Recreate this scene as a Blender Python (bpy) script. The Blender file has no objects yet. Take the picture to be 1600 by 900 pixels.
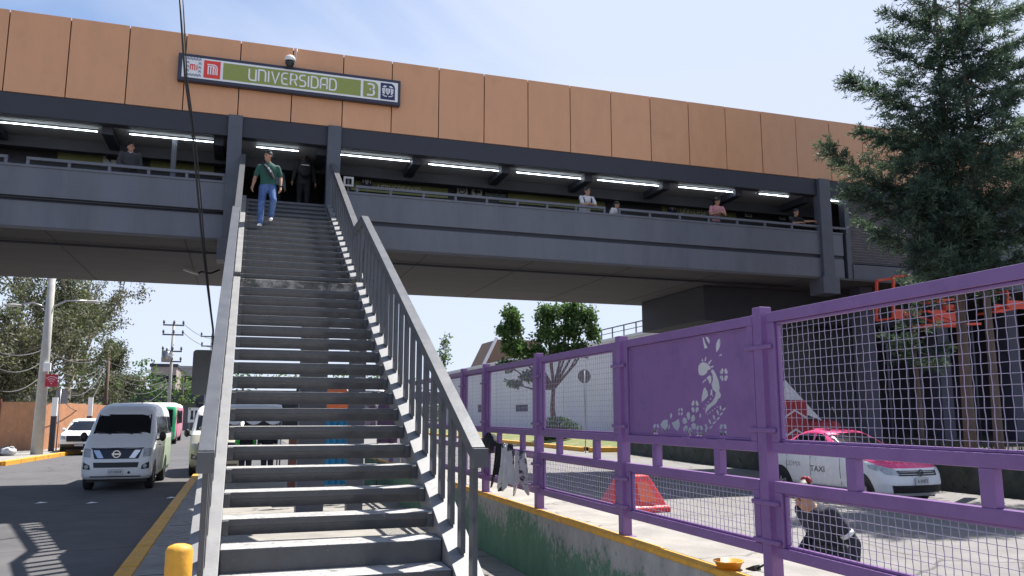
import bpy, bmesh, math, random
from mathutils import Vector, Matrix, noise
S = bpy.context.scene
COL = S.collection
R = random.Random(7)
PI = math.pi
# ------------------------------------------------------------------ camera model (camera at the origin, +Y along the stairs)
F, CX, CY = 1268.0, 800.0, 450.0
TH = math.atan(198 / F)
PSI = math.atan(425 * math.cos(TH) / F)
FW = Vector((math.sin(PSI) * math.cos(TH), math.cos(PSI) * math.cos(TH), math.sin(TH)))
RT = Vector((math.cos(PSI), -math.sin(PSI), 0))
UP = RT.cross(FW)
def at(x, y, Y=None, X=None, Z=None):
    r = FW + RT * ((x - CX) / F) - UP * ((y - CY) / F)
    t = Y / r.y if Y is not None else (X / r.x if X is not None else Z / r.z)
    return r * t
ROAD, PAVE = -1.95, -1.80
# ------------------------------------------------------------------ materials
def srgb(r, g, b):
    f = lambda c: (c / 255 / 12.92) if c / 255 <= .04045 else ((c / 255 + .055) / 1.055) ** 2.4
    return (f(r), f(g), f(b))
MATS = {}
def mat(name, col, rough=.6, metal=0, var=.12, scale=6.0, bump=0.0, bscale=40.0, col2=None, thr=.5, soft=.08, nscale=None, emit=0, spec=.5, stretch=None, chip=None, crack=None, objrand=0):
    if name in MATS: return MATS[name]
    m = bpy.data.materials.new(name); m.use_nodes = True
    nt = m.node_tree; N = nt.nodes; L = nt.links
    b = N['Principled BSDF']; b.inputs['Roughness'].default_value = rough; b.inputs['Metallic'].default_value = metal
    b.inputs['Specular IOR Level'].default_value = spec
    tc = N.new('ShaderNodeTexCoord'); co = tc.outputs['Object']
    if stretch:
        mp = N.new('ShaderNodeMapping'); mp.inputs['Scale'].default_value = stretch; L.new(co, mp.inputs['Vector']); co = mp.outputs['Vector']
    n = N.new('ShaderNodeTexNoise'); n.inputs['Scale'].default_value = scale; n.inputs['Detail'].default_value = 6; n.inputs['Roughness'].default_value = .62
    L.new(co, n.inputs['Vector'])
    mr = N.new('ShaderNodeMapRange'); mr.inputs[1].default_value = .25; mr.inputs[2].default_value = .75
    mr.inputs[3].default_value = 1 - var; mr.inputs[4].default_value = 1 + var; L.new(n.outputs['Fac'], mr.inputs[0])
    mul = N.new('ShaderNodeMix'); mul.data_type = 'RGBA'; mul.blend_type = 'MULTIPLY'; mul.inputs[0].default_value = 1
    base = (*col, 1)
    if col2 is not None:
        n2 = N.new('ShaderNodeTexNoise'); n2.inputs['Scale'].default_value = nscale or scale * .3; n2.inputs['Detail'].default_value = 8; n2.inputs['Roughness'].default_value = .68
        L.new(co, n2.inputs['Vector'])
        m2 = N.new('ShaderNodeMapRange'); m2.inputs[1].default_value = thr - soft; m2.inputs[2].default_value = thr + soft; L.new(n2.outputs['Fac'], m2.inputs[0])
        mx = N.new('ShaderNodeMix'); mx.data_type = 'RGBA'; mx.inputs[6].default_value = base; mx.inputs[7].default_value = (*col2, 1)
        L.new(m2.outputs[0], mx.inputs[0]); L.new(mx.outputs[2], mul.inputs[6])
    else:
        mul.inputs[6].default_value = base
    L.new(mr.outputs[0], mul.inputs[7]); outc = mul.outputs[2]
    def over(fac, c):
        nonlocal outc
        q = N.new('ShaderNodeMix'); q.data_type = 'RGBA'; q.inputs[7].default_value = (*c, 1); L.new(outc, q.inputs[6]); L.new(fac, q.inputs[0]); outc = q.outputs[2]
    for ch in (chip or ()):                                   # small worn spots: (colour, noise scale, threshold, softness)
        n4 = N.new('ShaderNodeTexNoise'); n4.inputs['Scale'].default_value = ch[1]; n4.inputs['Detail'].default_value = 9; n4.inputs['Roughness'].default_value = .7; L.new(tc.outputs['Object'], n4.inputs['Vector'])
        m4 = N.new('ShaderNodeMapRange'); m4.inputs[1].default_value = ch[2]; m4.inputs[2].default_value = ch[2] + ch[3]; L.new(n4.outputs['Fac'], m4.inputs[0]); over(m4.outputs[0], ch[0])
    if crack:
        wn = N.new('ShaderNodeTexNoise'); wn.inputs['Scale'].default_value = crack * 3; wn.inputs['Detail'].default_value = 5; L.new(tc.outputs['Object'], wn.inputs['Vector'])
        ad = N.new('ShaderNodeMix'); ad.data_type = 'RGBA'; ad.blend_type = 'LINEAR_LIGHT'; ad.inputs[0].default_value = .55; L.new(tc.outputs['Object'], ad.inputs[6]); L.new(wn.outputs['Color'], ad.inputs[7])
        vo = N.new('ShaderNodeTexVoronoi'); vo.feature = 'DISTANCE_TO_EDGE'; vo.inputs['Scale'].default_value = crack; L.new(ad.outputs[2], vo.inputs['Vector'])
        m5 = N.new('ShaderNodeMapRange'); m5.inputs[1].default_value = .007; m5.inputs[2].default_value = .003; m5.inputs[3].default_value = 0; m5.inputs[4].default_value = .75; L.new(vo.outputs['Distance'], m5.inputs[0]); over(m5.outputs[0], (col[0] * .3, col[1] * .3, col[2] * .3))
    if objrand:
        oi = N.new('ShaderNodeObjectInfo'); m6 = N.new('ShaderNodeMapRange'); m6.inputs[3].default_value = 1 - objrand; m6.inputs[4].default_value = 1 + objrand; L.new(oi.outputs['Random'], m6.inputs[0])
        q = N.new('ShaderNodeMix'); q.data_type = 'RGBA'; q.blend_type = 'MULTIPLY'; q.inputs[0].default_value = 1; L.new(outc, q.inputs[6]); L.new(m6.outputs[0], q.inputs[7]); outc = q.outputs[2]
    L.new(outc, b.inputs['Base Color'])
    rr = N.new('ShaderNodeMapRange'); rr.inputs[3].default_value = max(.02, rough - .08); rr.inputs[4].default_value = min(1, rough + .1); L.new(n.outputs['Fac'], rr.inputs[0]); L.new(rr.outputs[0], b.inputs['Roughness'])
    if bump:
        nb = N.new('ShaderNodeTexNoise'); nb.inputs['Scale'].default_value = bscale; nb.inputs['Detail'].default_value = 5; L.new(co, nb.inputs['Vector'])
        bp = N.new('ShaderNodeBump'); bp.inputs['Strength'].default_value = bump; bp.inputs['Distance'].default_value = .02
        L.new(nb.outputs['Fac'], bp.inputs['Height']); L.new(bp.outputs['Normal'], b.inputs['Normal'])
    if emit:
        b.inputs['Emission Color'].default_value = (*col, 1); b.inputs['Emission Strength'].default_value = emit
    MATS[name] = m
    return m
def leafmat(name, col, var=.3):
    m = mat(name, col, .6, var=var, scale=1.2, spec=.25)
    nt = m.node_tree
    b = nt.nodes['Principled BSDF']; out = nt.nodes['Material Output']
    tr = nt.nodes.new('ShaderNodeBsdfTranslucent'); tr.inputs['Color'].default_value = (col[0] * 1.3, col[1] * 1.5, col[2] * .9, 1)
    mx = nt.nodes.new('ShaderNodeMixShader'); mx.inputs[0].default_value = .3
    nt.links.new(b.outputs[0], mx.inputs[1]); nt.links.new(tr.outputs[0], mx.inputs[2]); nt.links.new(mx.outputs[0], out.inputs['Surface'])
    return m
GREY = mat('grey_paint', (.20, .205, .22), .5, var=.10, scale=3, bump=.06, bscale=25)
STAIR = mat('stair_paint', (.064, .068, .077), .40, var=.2, scale=7, bump=.18, bscale=16, col2=(.055, .056, .06), thr=.63, soft=.1, nscale=5, chip=[((.035, .032, .03), 9, .64, .02), ((.20, .20, .20), 22, .66, .02)])
STAIRTOP = mat('stair_tread_sunlit', (.36, .355, .35), .55, var=.2, scale=9, bump=.15, bscale=30, col2=(.25, .25, .25), thr=.6, nscale=6, chip=[((.13, .125, .12), 12, .58, .05), ((.08, .075, .07), 30, .62, .03)])  # stair paint lightened to look sunlit on upward faces, plus darker worn spots
STRING = mat('stringer_paint', (.21, .21, .215), .5, var=.14, scale=4, bump=.08, bscale=20, chip=[((.14, .135, .13), 6, .61, .05), ((.10, .07, .05), 18, .66, .02)])
RAILM = mat('rail_paint', (.085, .09, .10), .36, var=.14, scale=5, bump=.05, bscale=25, chip=[((.055, .05, .048), 7, .64, .05)])
GIRD = mat('girder_paint', (.128, .138, .168), .5, var=.26, scale=1.6, stretch=(1.5, 1, .32), bump=.06, bscale=8, col2=(.105, .11, .125), thr=.57, soft=.16, nscale=.8, chip=[((.06, .06, .068), 2.2, .66, .12)])
DARKG = mat('dark_grey_paint', (.030, .033, .046), .6, var=.15, scale=2)
COLM = mat('column_paint', (.085, .092, .115), .55, var=.2, scale=2, bump=.05, bscale=10)
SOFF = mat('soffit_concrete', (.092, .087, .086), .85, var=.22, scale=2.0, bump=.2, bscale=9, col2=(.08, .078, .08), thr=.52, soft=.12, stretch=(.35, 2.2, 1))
CEIL = mat('ceiling_panel', (.30, .30, .31), .7, var=.1, scale=2)
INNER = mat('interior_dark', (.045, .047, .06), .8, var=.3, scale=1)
BROWN = mat('fascia_brown', (.64, .325, .165), .34, metal=.0, var=.06, scale=1.6, bump=.03, bscale=3, stretch=(2, 2, .6), chip=[((.565, .28, .14), 1.3, .56, .2)], objrand=.035)
SEAM = mat('fascia_backing', (.03, .02, .02), .8)
WHITE = mat('white_paint', (.78, .78, .78), .4, var=.05)
SIGNW = mat('sign_white', (.80, .80, .81), .35, var=.03)
OLIVE = mat('sign_olive', (.27, .31, .07), .4, var=.04)
RED = mat('logo_red', (.75, .05, .035), .4, var=.04)
NAVY = mat('navy_blue', (.015, .025, .09), .4, var=.05)
BLACK = mat('black_plastic', (.012, .012, .014), .45, var=.1)
TUBE = mat('fluorescent_tube', (.80, .93, 1.0), .4, emit=9.0)
PURP = mat('purple_paint', (.195, .096, .265), .34, var=.10, scale=5, bump=.05, bscale=40, col2=(.165, .08, .23), thr=.6, nscale=3, chip=[((.13, .07, .20), 4, .60, .10), ((.34, .28, .42), 26, .68, .02)])
WIRE = mat('mesh_wire', (.33, .29, .41), .4, var=.1)
ASPH = mat('asphalt', (.092, .090, .094), .88, var=.22, scale=2.2, bump=.35, bscale=90, col2=(.066, .066, .072), thr=.56, soft=.1, nscale=.35, crack=.22, chip=[((.05, .048, .05), .9, .66, .04), ((.20, .19, .18), 7, .70, .03)])
ASPHR = mat('asphalt_pale', (.19, .18, .178), .88, var=.2, scale=2.5, bump=.35, bscale=90, col2=(.15, .145, .145), thr=.56, soft=.1, nscale=.3, crack=.2, chip=[((.10, .098, .10), .8, .64, .05)])
CONC = mat('pavement_concrete', (.28, .265, .24), .85, var=.22, scale=3, bump=.3, bscale=50, col2=(.22, .21, .195), thr=.55, soft=.1, nscale=1.2, crack=.5, chip=[((.12, .115, .11), 3, .64, .04)])
YEL = mat('yellow_paint', (.66, .33, .03), .6, var=.2, scale=8, bump=.15, bscale=40, col2=(.40, .27, .12), thr=.60, soft=.06, nscale=5, chip=[((.30, .22, .13), 4, .64, .08), ((.20, .17, .14), 16, .64, .03)])
GROUND = mat('ground_earth', (.17, .155, .13), .9, var=.25, scale=.6, bump=.3, bscale=6)
GRASS = mat('grass_soil', (.12, .15, .045), .95, var=.35, scale=3, bump=.6, bscale=30, col2=(.22, .19, .09), thr=.55, nscale=1.0)
GLASS = mat('dark_glass', (.012, .014, .018), .06, var=.02, spec=.6)
TYRE = mat('tyre_rubber', (.018, .018, .019), .85, var=.2, scale=20)
CHROME = mat('chrome', (.65, .65, .67), .15, metal=1, var=.03)
STEEL = mat('rim_steel', (.35, .35, .36), .35, metal=.8, var=.1)
VANW = mat('van_white', (.80, .80, .80), .22, var=.04, spec=.5)
# ------------------------------------------------------------------ mesh builder
class MB:
    def __init__(s): s.v = []; s.f = []; s.m = []; s.s = []
    def add(s, vs, fs, m=0, sm=False):
        o = len(s.v); s.v += [tuple(v) for v in vs]
        for f in fs: s.f.append([i + o for i in f]); s.m.append(m); s.s.append(sm)
        return s
    def box(s, x0, x1, y0, y1, z0, z1, m=0):
        v = [(x, y, z) for z in (z0, z1) for y in (y0, y1) for x in (x0, x1)]
        return s.add(v, [(0, 2, 3, 1), (4, 5, 7, 6), (0, 1, 5, 4), (2, 6, 7, 3), (0, 4, 6, 2), (1, 3, 7, 5)], m)
    def bar(s, p, q, w, h, up=(0, 0, 1), m=0):
        p, q = Vector(p), Vector(q); d = (q - p).normalized(); a = d.cross(Vector(up))
        if a.length < 1e-4: a = d.cross(Vector((0, 1, 0)))
        a.normalize(); b = a.cross(d)
        v = [c + a * (w / 2 * i) + b * (h / 2 * j) for c in (p, q) for j in (-1, 1) for i in (-1, 1)]
        return s.add(v, [(0, 2, 3, 1), (4, 5, 7, 6), (0, 1, 5, 4), (2, 6, 7, 3), (0, 4, 6, 2), (1, 3, 7, 5)], m)
    def tube(s, pts, rad, n=8, m=0, sm=True, caps=True):
        pts = [Vector(p) for p in pts]
        if not isinstance(rad, (list, tuple)): rad = [rad] * len(pts)
        vs = []; prev = None
        for i, p in enumerate(pts):
            d = (pts[min(i + 1, len(pts) - 1)] - pts[max(i - 1, 0)]).normalized()
            a = prev - d * prev.dot(d) if prev is not None else d.orthogonal()
            if a.length < 1e-5: a = d.orthogonal()
            a.normalize(); prev = a; b = d.cross(a)
            r = rad[i]; rx, ry = r if isinstance(r, tuple) else (r, r)
            for k in range(n):
                t = 2 * PI * k / n; vs.append(p + a * (rx * math.cos(t)) + b * (ry * math.sin(t)))
        fs = [(i * n + k, i * n + (k + 1) % n, (i + 1) * n + (k + 1) % n, (i + 1) * n + k) for i in range(len(pts) - 1) for k in range(n)]
        s.add(vs, fs, m, sm)
        if caps:
            o = len(s.v) - len(vs)
            s.f.append([o + k for k in range(n)][::-1]); s.m.append(m); s.s.append(False)
            s.f.append([o + (len(pts) - 1) * n + k for k in range(n)]); s.m.append(m); s.s.append(False)
        return s
    def loft(s, rings, m=0, sm=True, caps=True):
        n = len(rings[0]); vs = [p for r in rings for p in r]
        fs = [(i * n + k, i * n + (k + 1) % n, (i + 1) * n + (k + 1) % n, (i + 1) * n + k) for i in range(len(rings) - 1) for k in range(n)]
        if caps: fs += [tuple(range(n))[::-1], tuple((len(rings) - 1) * n + k for k in range(n))]
        return s.add(vs, fs, m, sm)
    def ell(s, c, r, n=14, k=9, m=0, M=None):
        c = Vector(c); vs = []; fs = []
        for i in range(k + 1):
            ph = -PI / 2 + PI * i / k
            for j in range(n):
                t = 2 * PI * j / n
                p = Vector((r[0] * math.cos(ph) * math.cos(t), r[1] * math.cos(ph) * math.sin(t), r[2] * math.sin(ph)))
                if M: p = M @ p
                vs.append(c + p)
        for i in range(k):
            for j in range(n): fs.append((i * n + j, i * n + (j + 1) % n, (i + 1) * n + (j + 1) % n, (i + 1) * n + j))
        return s.add(vs, fs, m, True)
    def prism(s, poly, fn, t0, t1, m=0):
        n = len(poly); v = [fn(a, b, t0) for a, b in poly] + [fn(a, b, t1) for a, b in poly]
        return s.add(v, [tuple(range(n)), tuple(range(2 * n - 1, n - 1, -1))] + [(i, n + i, n + (i + 1) % n, (i + 1) % n) for i in range(n)], m)
    def ribbon(s, pts, w, fn, t0, t1, m=0):
        # stroked polyline in the plane given by fn(u, v, t)
        P = [Vector(p) for p in pts]; closed = (P[0] - P[-1]).length < 1e-6
        Lf, Rt = [], []
        for i, p in enumerate(P):
            if closed and i in (0, len(P) - 1): a, b = P[-2], P[1]
            else: a, b = P[max(i - 1, 0)], P[min(i + 1, len(P) - 1)]
            d1 = (p - a); d2 = (b - p)
            if d1.length < 1e-9: d1 = d2
            if d2.length < 1e-9: d2 = d1
            d1.normalize(); d2.normalize(); t = (d1 + d2)
            t = d1 if t.length < 1e-6 else t.normalized()
            nrm = Vector((-t.y, t.x)); k = 1 / max(.5, nrm.dot(Vector((-d1.y, d1.x))))
            Lf.append(p + nrm * w / 2 * k); Rt.append(p - nrm * w / 2 * k)
        for i in range(len(P) - 1):
            s.prism([tuple(Lf[i]), tuple(Lf[i + 1]), tuple(Rt[i + 1]), tuple(Rt[i])], fn, t0, t1, m)
        return s
    def build(s, name, mats, parent=None, world=True, bevel=0, recalc=True):
        me = bpy.data.meshes.new(name)
        off = Vector(parent_loc(parent)) if (parent is not None and world) else Vector((0, 0, 0))
        me.from_pydata([Vector(v) - off for v in s.v], [], s.f)
        if not isinstance(mats, (list, tuple)): mats = [mats]
        for m in mats: me.materials.append(m)
        me.polygons.foreach_set('material_index', s.m); me.polygons.foreach_set('use_smooth', s.s)
        if recalc:
            bm = bmesh.new(); bm.from_mesh(me); bmesh.ops.recalc_face_normals(bm, faces=bm.faces); bm.to_mesh(me); bm.free()
        o = bpy.data.objects.new(name, me); COL.objects.link(o)
        if parent is not None: o.parent = parent
        if bevel:
            b = o.modifiers.new('bevel', 'BEVEL'); b.width = bevel; b.segments = 2; b.limit_method = 'ANGLE'; b.angle_limit = math.radians(40); b.harden_normals = False
        return o
def parent_loc(p):
    l = Vector((0, 0, 0))
    while p is not None: l = l + Vector(p.location); p = p.parent
    return l
def thing(name, label, cat, loc=(0, 0, 0), rz=0, group=None):
    o = bpy.data.objects.new(name, None); COL.objects.link(o); o.empty_display_size = .2
    o.location = loc; o.rotation_euler = (0, 0, rz); o['label'] = label; o['category'] = cat
    if group: o['group'] = group
    return o
def tag(o, label, cat, group=None):
    o['label'] = label; o['category'] = cat
    if group: o['group'] = group
    return o
def struct(o, label=None):
    o['kind'] = 'structure'
    return o
def text_poly(txt, size, mats, name, parent, origin, u, v, nrm, depth=.004, width=None, world=True):
    cu = bpy.data.curves.new('t', 'FONT'); cu.body = txt; cu.size = size; cu.extrude = depth / 2; cu.resolution_u = 3
    ob = bpy.data.objects.new('t', cu); COL.objects.link(ob); dg = bpy.context.evaluated_depsgraph_get()
    me = bpy.data.meshes.new_from_object(ob.evaluated_get(dg)); bpy.data.objects.remove(ob)
    xs = [q.co.x for q in me.vertices]; x0, x1 = min(xs), max(xs); k = (width / (x1 - x0)) if width else 1
    off = Vector(parent_loc(parent)) if (parent and world) else Vector((0, 0, 0))
    o0, u, v, nrm = Vector(origin), Vector(u).normalized(), Vector(v).normalized(), Vector(nrm).normalized()
    for q in me.vertices:
        c = q.co.copy(); q.co = o0 + u * ((c.x - x0) * k) + v * c.y + nrm * (c.z + depth / 2) - off
    me.materials.clear(); me.materials.append(mats); me.name = name
    ob = bpy.data.objects.new(name, me); COL.objects.link(ob); ob.parent = parent
    return ob
# ================================================================== SETTING
def sheet(name, x0, x1, y0, y1, z, m, nx=1, ny=1):
    b = MB(); b.add([(x0, y0, z), (x1, y0, z), (x1, y1, z), (x0, y1, z)], [(0, 1, 2, 3)])
    return struct(b.build(name, m))
sheet('ground', -900, 900, -300, 1500, -2.0, GROUND)
sheet('road', -8.5, -1.28, -30, 160, ROAD, ASPH)
sheet('side_road', -40, -8.5, 10, 37, ROAD + .002, ASPH)
sheet('parking_road', -1.28, 3.18, 27.2, 160, ROAD - .004, ASPH)
sheet('avenue', 4.16, 17.3, -30, 160, ROAD + .004, ASPHR)
b = MB(); b.box(-1.07, 3.18, -10, 27.2, -2.1, PAVE); struct(b.build('pavement', CONC, bevel=.01))
b = MB()
for i in range(23): b.box(-1.28, -1.07, -10 + i * 1.62, -10 + i * 1.62 + 1.605, -2.1, PAVE + .004 + .004 * (i % 3))
struct(b.build('kerb', YEL, bevel=.02))
b = MB()
for X in (7.8, 11.9): b.box(X - .06, X + .06, -20, 60, ROAD + .004, ROAD + .012)
struct(b.build('lane_line', mat('road_line', (.55, .54, .52), .7, var=.25, scale=10)))
# cracked joints in the pavement under the stairs
b = MB()
for y in (8.2, 10.4, 12.6, 14.8): b.box(-1.0, 3.17, y, y + .02, PAVE, PAVE + .004)
struct(b.build('pavement_joint', mat('joint_dark', (.09, .085, .08), .9)))
# left pavement and its kerb
b = MB(); P_ = [(-8.75, 36.6), (-8.05, 45.4), (-7.8, 62), (-40, 62), (-40, 37.6), (-9.6, 36.2)]
b.prism(P_, lambda x, y, t: (x, y, t), -2.1, PAVE); struct(b.build('side_pavement', CONC, bevel=.01))
b = MB(); Q = [(-40, 37.3), (-9.6, 36.0), (-8.6, 36.5), (-7.9, 45.4), (-7.7, 47)]
for i in range(len(Q) - 1):
    n_ = max(1, int((Vector(Q[i + 1]) - Vector(Q[i])).length / 1.5))
    for k in range(n_):
        p = Vector(Q[i]).lerp(Vector(Q[i + 1]), k / n_); q = Vector(Q[i]).lerp(Vector(Q[i + 1]), (k + .98) / n_)
        b.bar((p.x, p.y, -1.93), (q.x, q.y, -1.93), .22, .32)
struct(b.build('side_kerb', YEL, bevel=.02))
# island beyond the avenue: raised grass against the viaduct wall
b = MB(); nx, ny = 10, 30; vs = []; fs = []
for j in range(ny + 1):
    for i in range(nx + 1):
        x = 17.9 + (27.2 - 17.9) * i / nx; y = 41 + 80 * j / ny
        t = i / nx; z = -1.78 + .48 * min(1, t * 1.6) + .08 * noise.noise((x * .7, y * .5, 0))
        x = x + (1.6 if j == 0 else 0) * (1 - t)
        vs.append((x, y, z))
for j in range(ny):
    for i in range(nx): a = j * (nx + 1) + i; fs.append((a, a + 1, a + nx + 2, a + nx + 1))
b.add(vs, fs, 0, True); struct(b.build('grass_island', GRASS))
b = MB()
for k in range(24): b.box(17.6, 17.9, 41.5 + k * 2, 41.5 + k * 2 + 1.97, -2.05, -1.74)
b.box(17.9, 27, 40.7, 41.0, -2.05, -1.74); struct(b.build('island_kerb', YEL, bevel=.03))
# ================================================================== STAIRCASE
XL, XR = -.11, 1.84
RISE, RUN = .2024, .399
st = thing('staircase', 'long grey painted steel staircase with open treads rising to the station bridge', 'stairs', (.87, 6.4, PAVE))
def tread(y, z, depth=.36):
    b = MB()
    prof = [(0, 0), (0, -.060), (.014, -.063), (.058, -.150), (.072, -.150), (.03, -.056), (depth, -.05), (depth, 0)]
    b.prism(prof, lambda a, c, t: (t, y + a, z + c), XL + .002, XR - .002)
    for x in (XL + .002, XR - .06):                        # end lugs
        b.box(x, x + .058, y - .022, y - .002, z - .14, z - .01)
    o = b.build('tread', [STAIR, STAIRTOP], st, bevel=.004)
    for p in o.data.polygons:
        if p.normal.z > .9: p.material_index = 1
def riser(y, z):
    b = MB(); b.box(XL + .002, XR - .002, y, y + .42, z - RISE - .03, z)
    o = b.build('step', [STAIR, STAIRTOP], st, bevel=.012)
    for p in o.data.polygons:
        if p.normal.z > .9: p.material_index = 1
low = [(7.62 + (k) * RUN, -1.14 + k * RISE) for k in range(-3, 17)]
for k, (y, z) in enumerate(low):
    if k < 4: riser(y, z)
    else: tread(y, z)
LY = 14.40; LZ = 2.30
b = MB(); b.box(XL - .25, XR + .25, LY, 15.16, LZ - .16, LZ)
b.build('landing', mat('landing_concrete', (.27, .26, .25), .8, var=.3, scale=5, bump=.5, bscale=14, col2=(.07, .072, .07), thr=.48, soft=.05, nscale=3, chip=[((.04, .045, .035), 8, .56, .04)]), st, bevel=.015)
UR = (5.32 - LZ) / 15
up_ = [(20.7 - (14 - k) * RUN, LZ + (k + 1) * UR) for k in range(15)]
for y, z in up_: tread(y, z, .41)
def zs(y):      # nosing line of the stairs
    if y <= LY: return -1.14 + (y - 7.62) * RISE / RUN
    if y <= up_[0][0]: return LZ
    return up_[0][1] + (y - up_[0][0]) * UR / RUN
def stringer(x0, x1, lip):
    b = MB()
    for (ya, yb) in ((6.25, LY + .02), (15.12, 20.9)):
        za, zb = (zs(6.25), zs(LY)) if ya < 10 else (up_[0][1], up_[0][1] + (yb - up_[0][0]) * UR / RUN)
        # wide flat top plate and a deep web under it
        b.prism([(ya, za + .03), (yb, zb + .03), (yb, zb + .0), (ya, za)], lambda a, c, t: (t, a, c), x0, x1)
        b.prism([(ya, za), (yb, zb), (yb, zb - .30), (ya + .25, za - .30 + .12)], lambda a, c, t: (t, a, c), lip, lip + .04)
    b.build('stringer', STRING, st, bevel=.004)
stringer(XL - .25, XL + .0, XL - .045); stringer(XR - .0, XR + .25, XR + .005)
b = MB()                                                                    # concrete foot the stairs stand on
b.box(XL - .30, XR + .30, 6.05, 6.42, PAVE - .1, PAVE + .06); b.build('footing', CONC, st, bevel=.01)
HR = 1.24
for sx, xb in ((-1, XL - .125), (1, XR + .125)):
    # handrails: a flat top plate with a deep face
    segs = [[(6.86, zs(6.86) + HR), (LY, LZ + HR)], [(LY, LZ + HR), (15.45, LZ + HR + .03)], [(15.45, LZ + HR + .03), (20.75, zs(20.75) + HR - .12)]]
    for s_ in segs:
        (ya, za), (yb, zb) = s_
        b = MB()
        b.prism([(ya, za), (yb, zb), (yb, zb - .14), (ya, za - .14)], lambda a, c, t: (t, a, c), xb - .045, xb + .045)
        b.prism([(ya - .01, za + .012), (yb, zb + .012), (yb, zb + .001), (ya - .01, za + .001)], lambda a, c, t: (t, a, c), xb - .06, xb + .06)
        b.build('handrail', RAILM, st, bevel=.003)
    ends = MB(); ya, za = segs[0][0]
    ends.box(xb - .065, xb + .065, ya - .10, ya - .011, za - .16, za + .002); ends.build('rail_end', RAILM, st, bevel=.006)
    ys = [6.60 + RUN * k for k in range(1, 20)] + [14.75, 15.15] + [15.5 + RUN * k for k in range(13)]
    for y in ys:
        zt = (zs(y) + HR if y <= LY else (LZ + HR if y < 15.45 else LZ + HR + .03 + (y - 15.45) * (zs(20.75) - .12 - LZ - .03) / 5.3)) - .135
        b = MB(); b.box(xb - .022, xb + .022, y - .065, y + .065, (zs(y) if y < LY or y > 15.4 else LZ - .02) + .02, zt)
        b.build('baluster', RAILM, st)
b = MB()                                                                    # column under the landing and braces
c0 = at(470, 560, Y=14.75); c1 = at(511, 560, Y=14.75)
b.box(c0.x, c1.x, 14.5, 14.95, PAVE, LZ - .16); b.box(XL - .2, XR + .2, 14.55, 14.9, LZ - .42, LZ - .161)
b.build('column', COLM, st, bevel=.01)
b = MB(); b.box(1.82, 2.09, 14.55, 14.85, PAVE, LZ - .421); b.build('column', COLM, st, bevel=.01)
# ================================================================== STATION BRIDGE
YF, YB = 20.7, 28.2
BX0, BX1 = -12.0, 34.0
br = thing('station_bridge', 'dark grey elevated station footbridge clad in brown fascia panels above', 'bridge', (8, 21, ROAD))
# fascia panels
PX = 1.2935
k0 = -5
for k in range(k0, 31):
    x = -5.6 + PX * k
    b = MB(); b.box(x + .012, x + PX - .012, YF + R.uniform(0, .008), YF + .06, 7.43, 9.44)
    o = b.build('fascia_panel', BROWN, br, bevel=.006)
b = MB(); b.box(-5.6 + PX * k0 + .02, -5.6 + PX * 31 - .02, YF + .062, YF + .16, 7.46, 9.40); b.build('fascia_backing', SEAM, br)
b = MB(); b.box(BX0, BX1 + .5, YF + .17, YB + .6, 9.1, 9.36); b.build('roof', DARKG, br)
b = MB(); b.box(BX0, BX1, YF + .02, YF + .30, 6.90, 7.425); b.build('front_beam', DARKG, br, bevel=.01)
b = MB(); b.box(BX0, 18.2, YF + .302, 25.2, 6.92, 7.0); b.build('ceiling', CEIL, br)
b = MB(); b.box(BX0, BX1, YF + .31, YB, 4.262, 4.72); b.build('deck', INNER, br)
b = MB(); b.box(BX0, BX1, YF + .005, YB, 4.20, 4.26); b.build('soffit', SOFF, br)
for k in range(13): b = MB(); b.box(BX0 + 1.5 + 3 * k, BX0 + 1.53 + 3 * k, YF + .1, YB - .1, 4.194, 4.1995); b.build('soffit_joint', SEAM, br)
b = MB(); b.tube([(BX0, 22.1, 4.15), (17, 22.1, 4.15)], .03, 8); b.build('conduit', DARKG, br); b = MB(); b.tube([(BX0, 20.665, 4.93), (-.62, 20.665, 4.90)], .022, 8); b.build('conduit', BLACK, br)
b = MB()
for (xa, xb_) in ((BX0, -.62), (2.16, 17.95)):
    b.box(xa, xb_, YF, YF + .12, 4.975, 5.70)
    b.box(xa, xb_, YF - .02, YF + .14, 5.66, 5.72)
b.build('parapet', GIRD, br, bevel=.008)
b = MB()
for (xa, xb_) in ((BX0, -.62), (2.16, 17.95)):
    b.box(xa, xb_, YF + .06, YF + .30, 4.87, 4.972); b.box(xa, xb_, YF + .02, YF + .05, 4.865, 4.89)
b.build('ledge', DARKG, br)
b = MB()
for (xa, xb_) in ((BX0, -.62), (2.16, 17.95)): b.box(xa, xb_, YF + .01, YF + .30, 4.262, 4.862)
b.build('girder', GIRD, br, bevel=.008)
b = MB(); b.box(-.30, 1.82, YF + .02, YF + .3, 4.262, 5.10); b.build('stair_head_beam', GIRD, br)
b = MB(); b.box(-.35, 1.9, YF + .02, 24.5, 5.15, 5.30); b.build('stair_head_floor', INNER, br)
# parapet rails: top tube and stubs
def prail(xa, xb_, n):
    b = MB(); b.box(xa, xb_, YF + .02, YF + .10, 5.845, 5.915)
    for k in range(n + 1):
        x = xa + .035 + (xb_ - xa - .07) * k / n; b.box(x - .035, x + .035, YF + .03, YF + .09, 5.72, 5.846)
    b.build('parapet_rail', GIRD, br, bevel=.005)
X_ = lambda x, y=300: at(x, y, Y=YF).x
prail(X_(556, 300), X_(947, 325), 8); prail(X_(967, 330), 17.1, 7); prail(17.5, X_(1322), 1)
prail(X_(40, 255), -.63, 5); prail(BX0, X_(11, 250), 7)
for (xa, xb_) in ((-.63, -.29), (1.81, 2.15), (17.08, 17.5), (-11.5, -11.1)):
    b = MB(); b.box(xa, xb_, YF - .10, YF + .22, 4.02, 7.425); b.box(xa - .10, xb_ + .10, YF - .16, YF + .5, 3.72, 4.25)
    b.build('column', COLM, br, bevel=.012)
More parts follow.
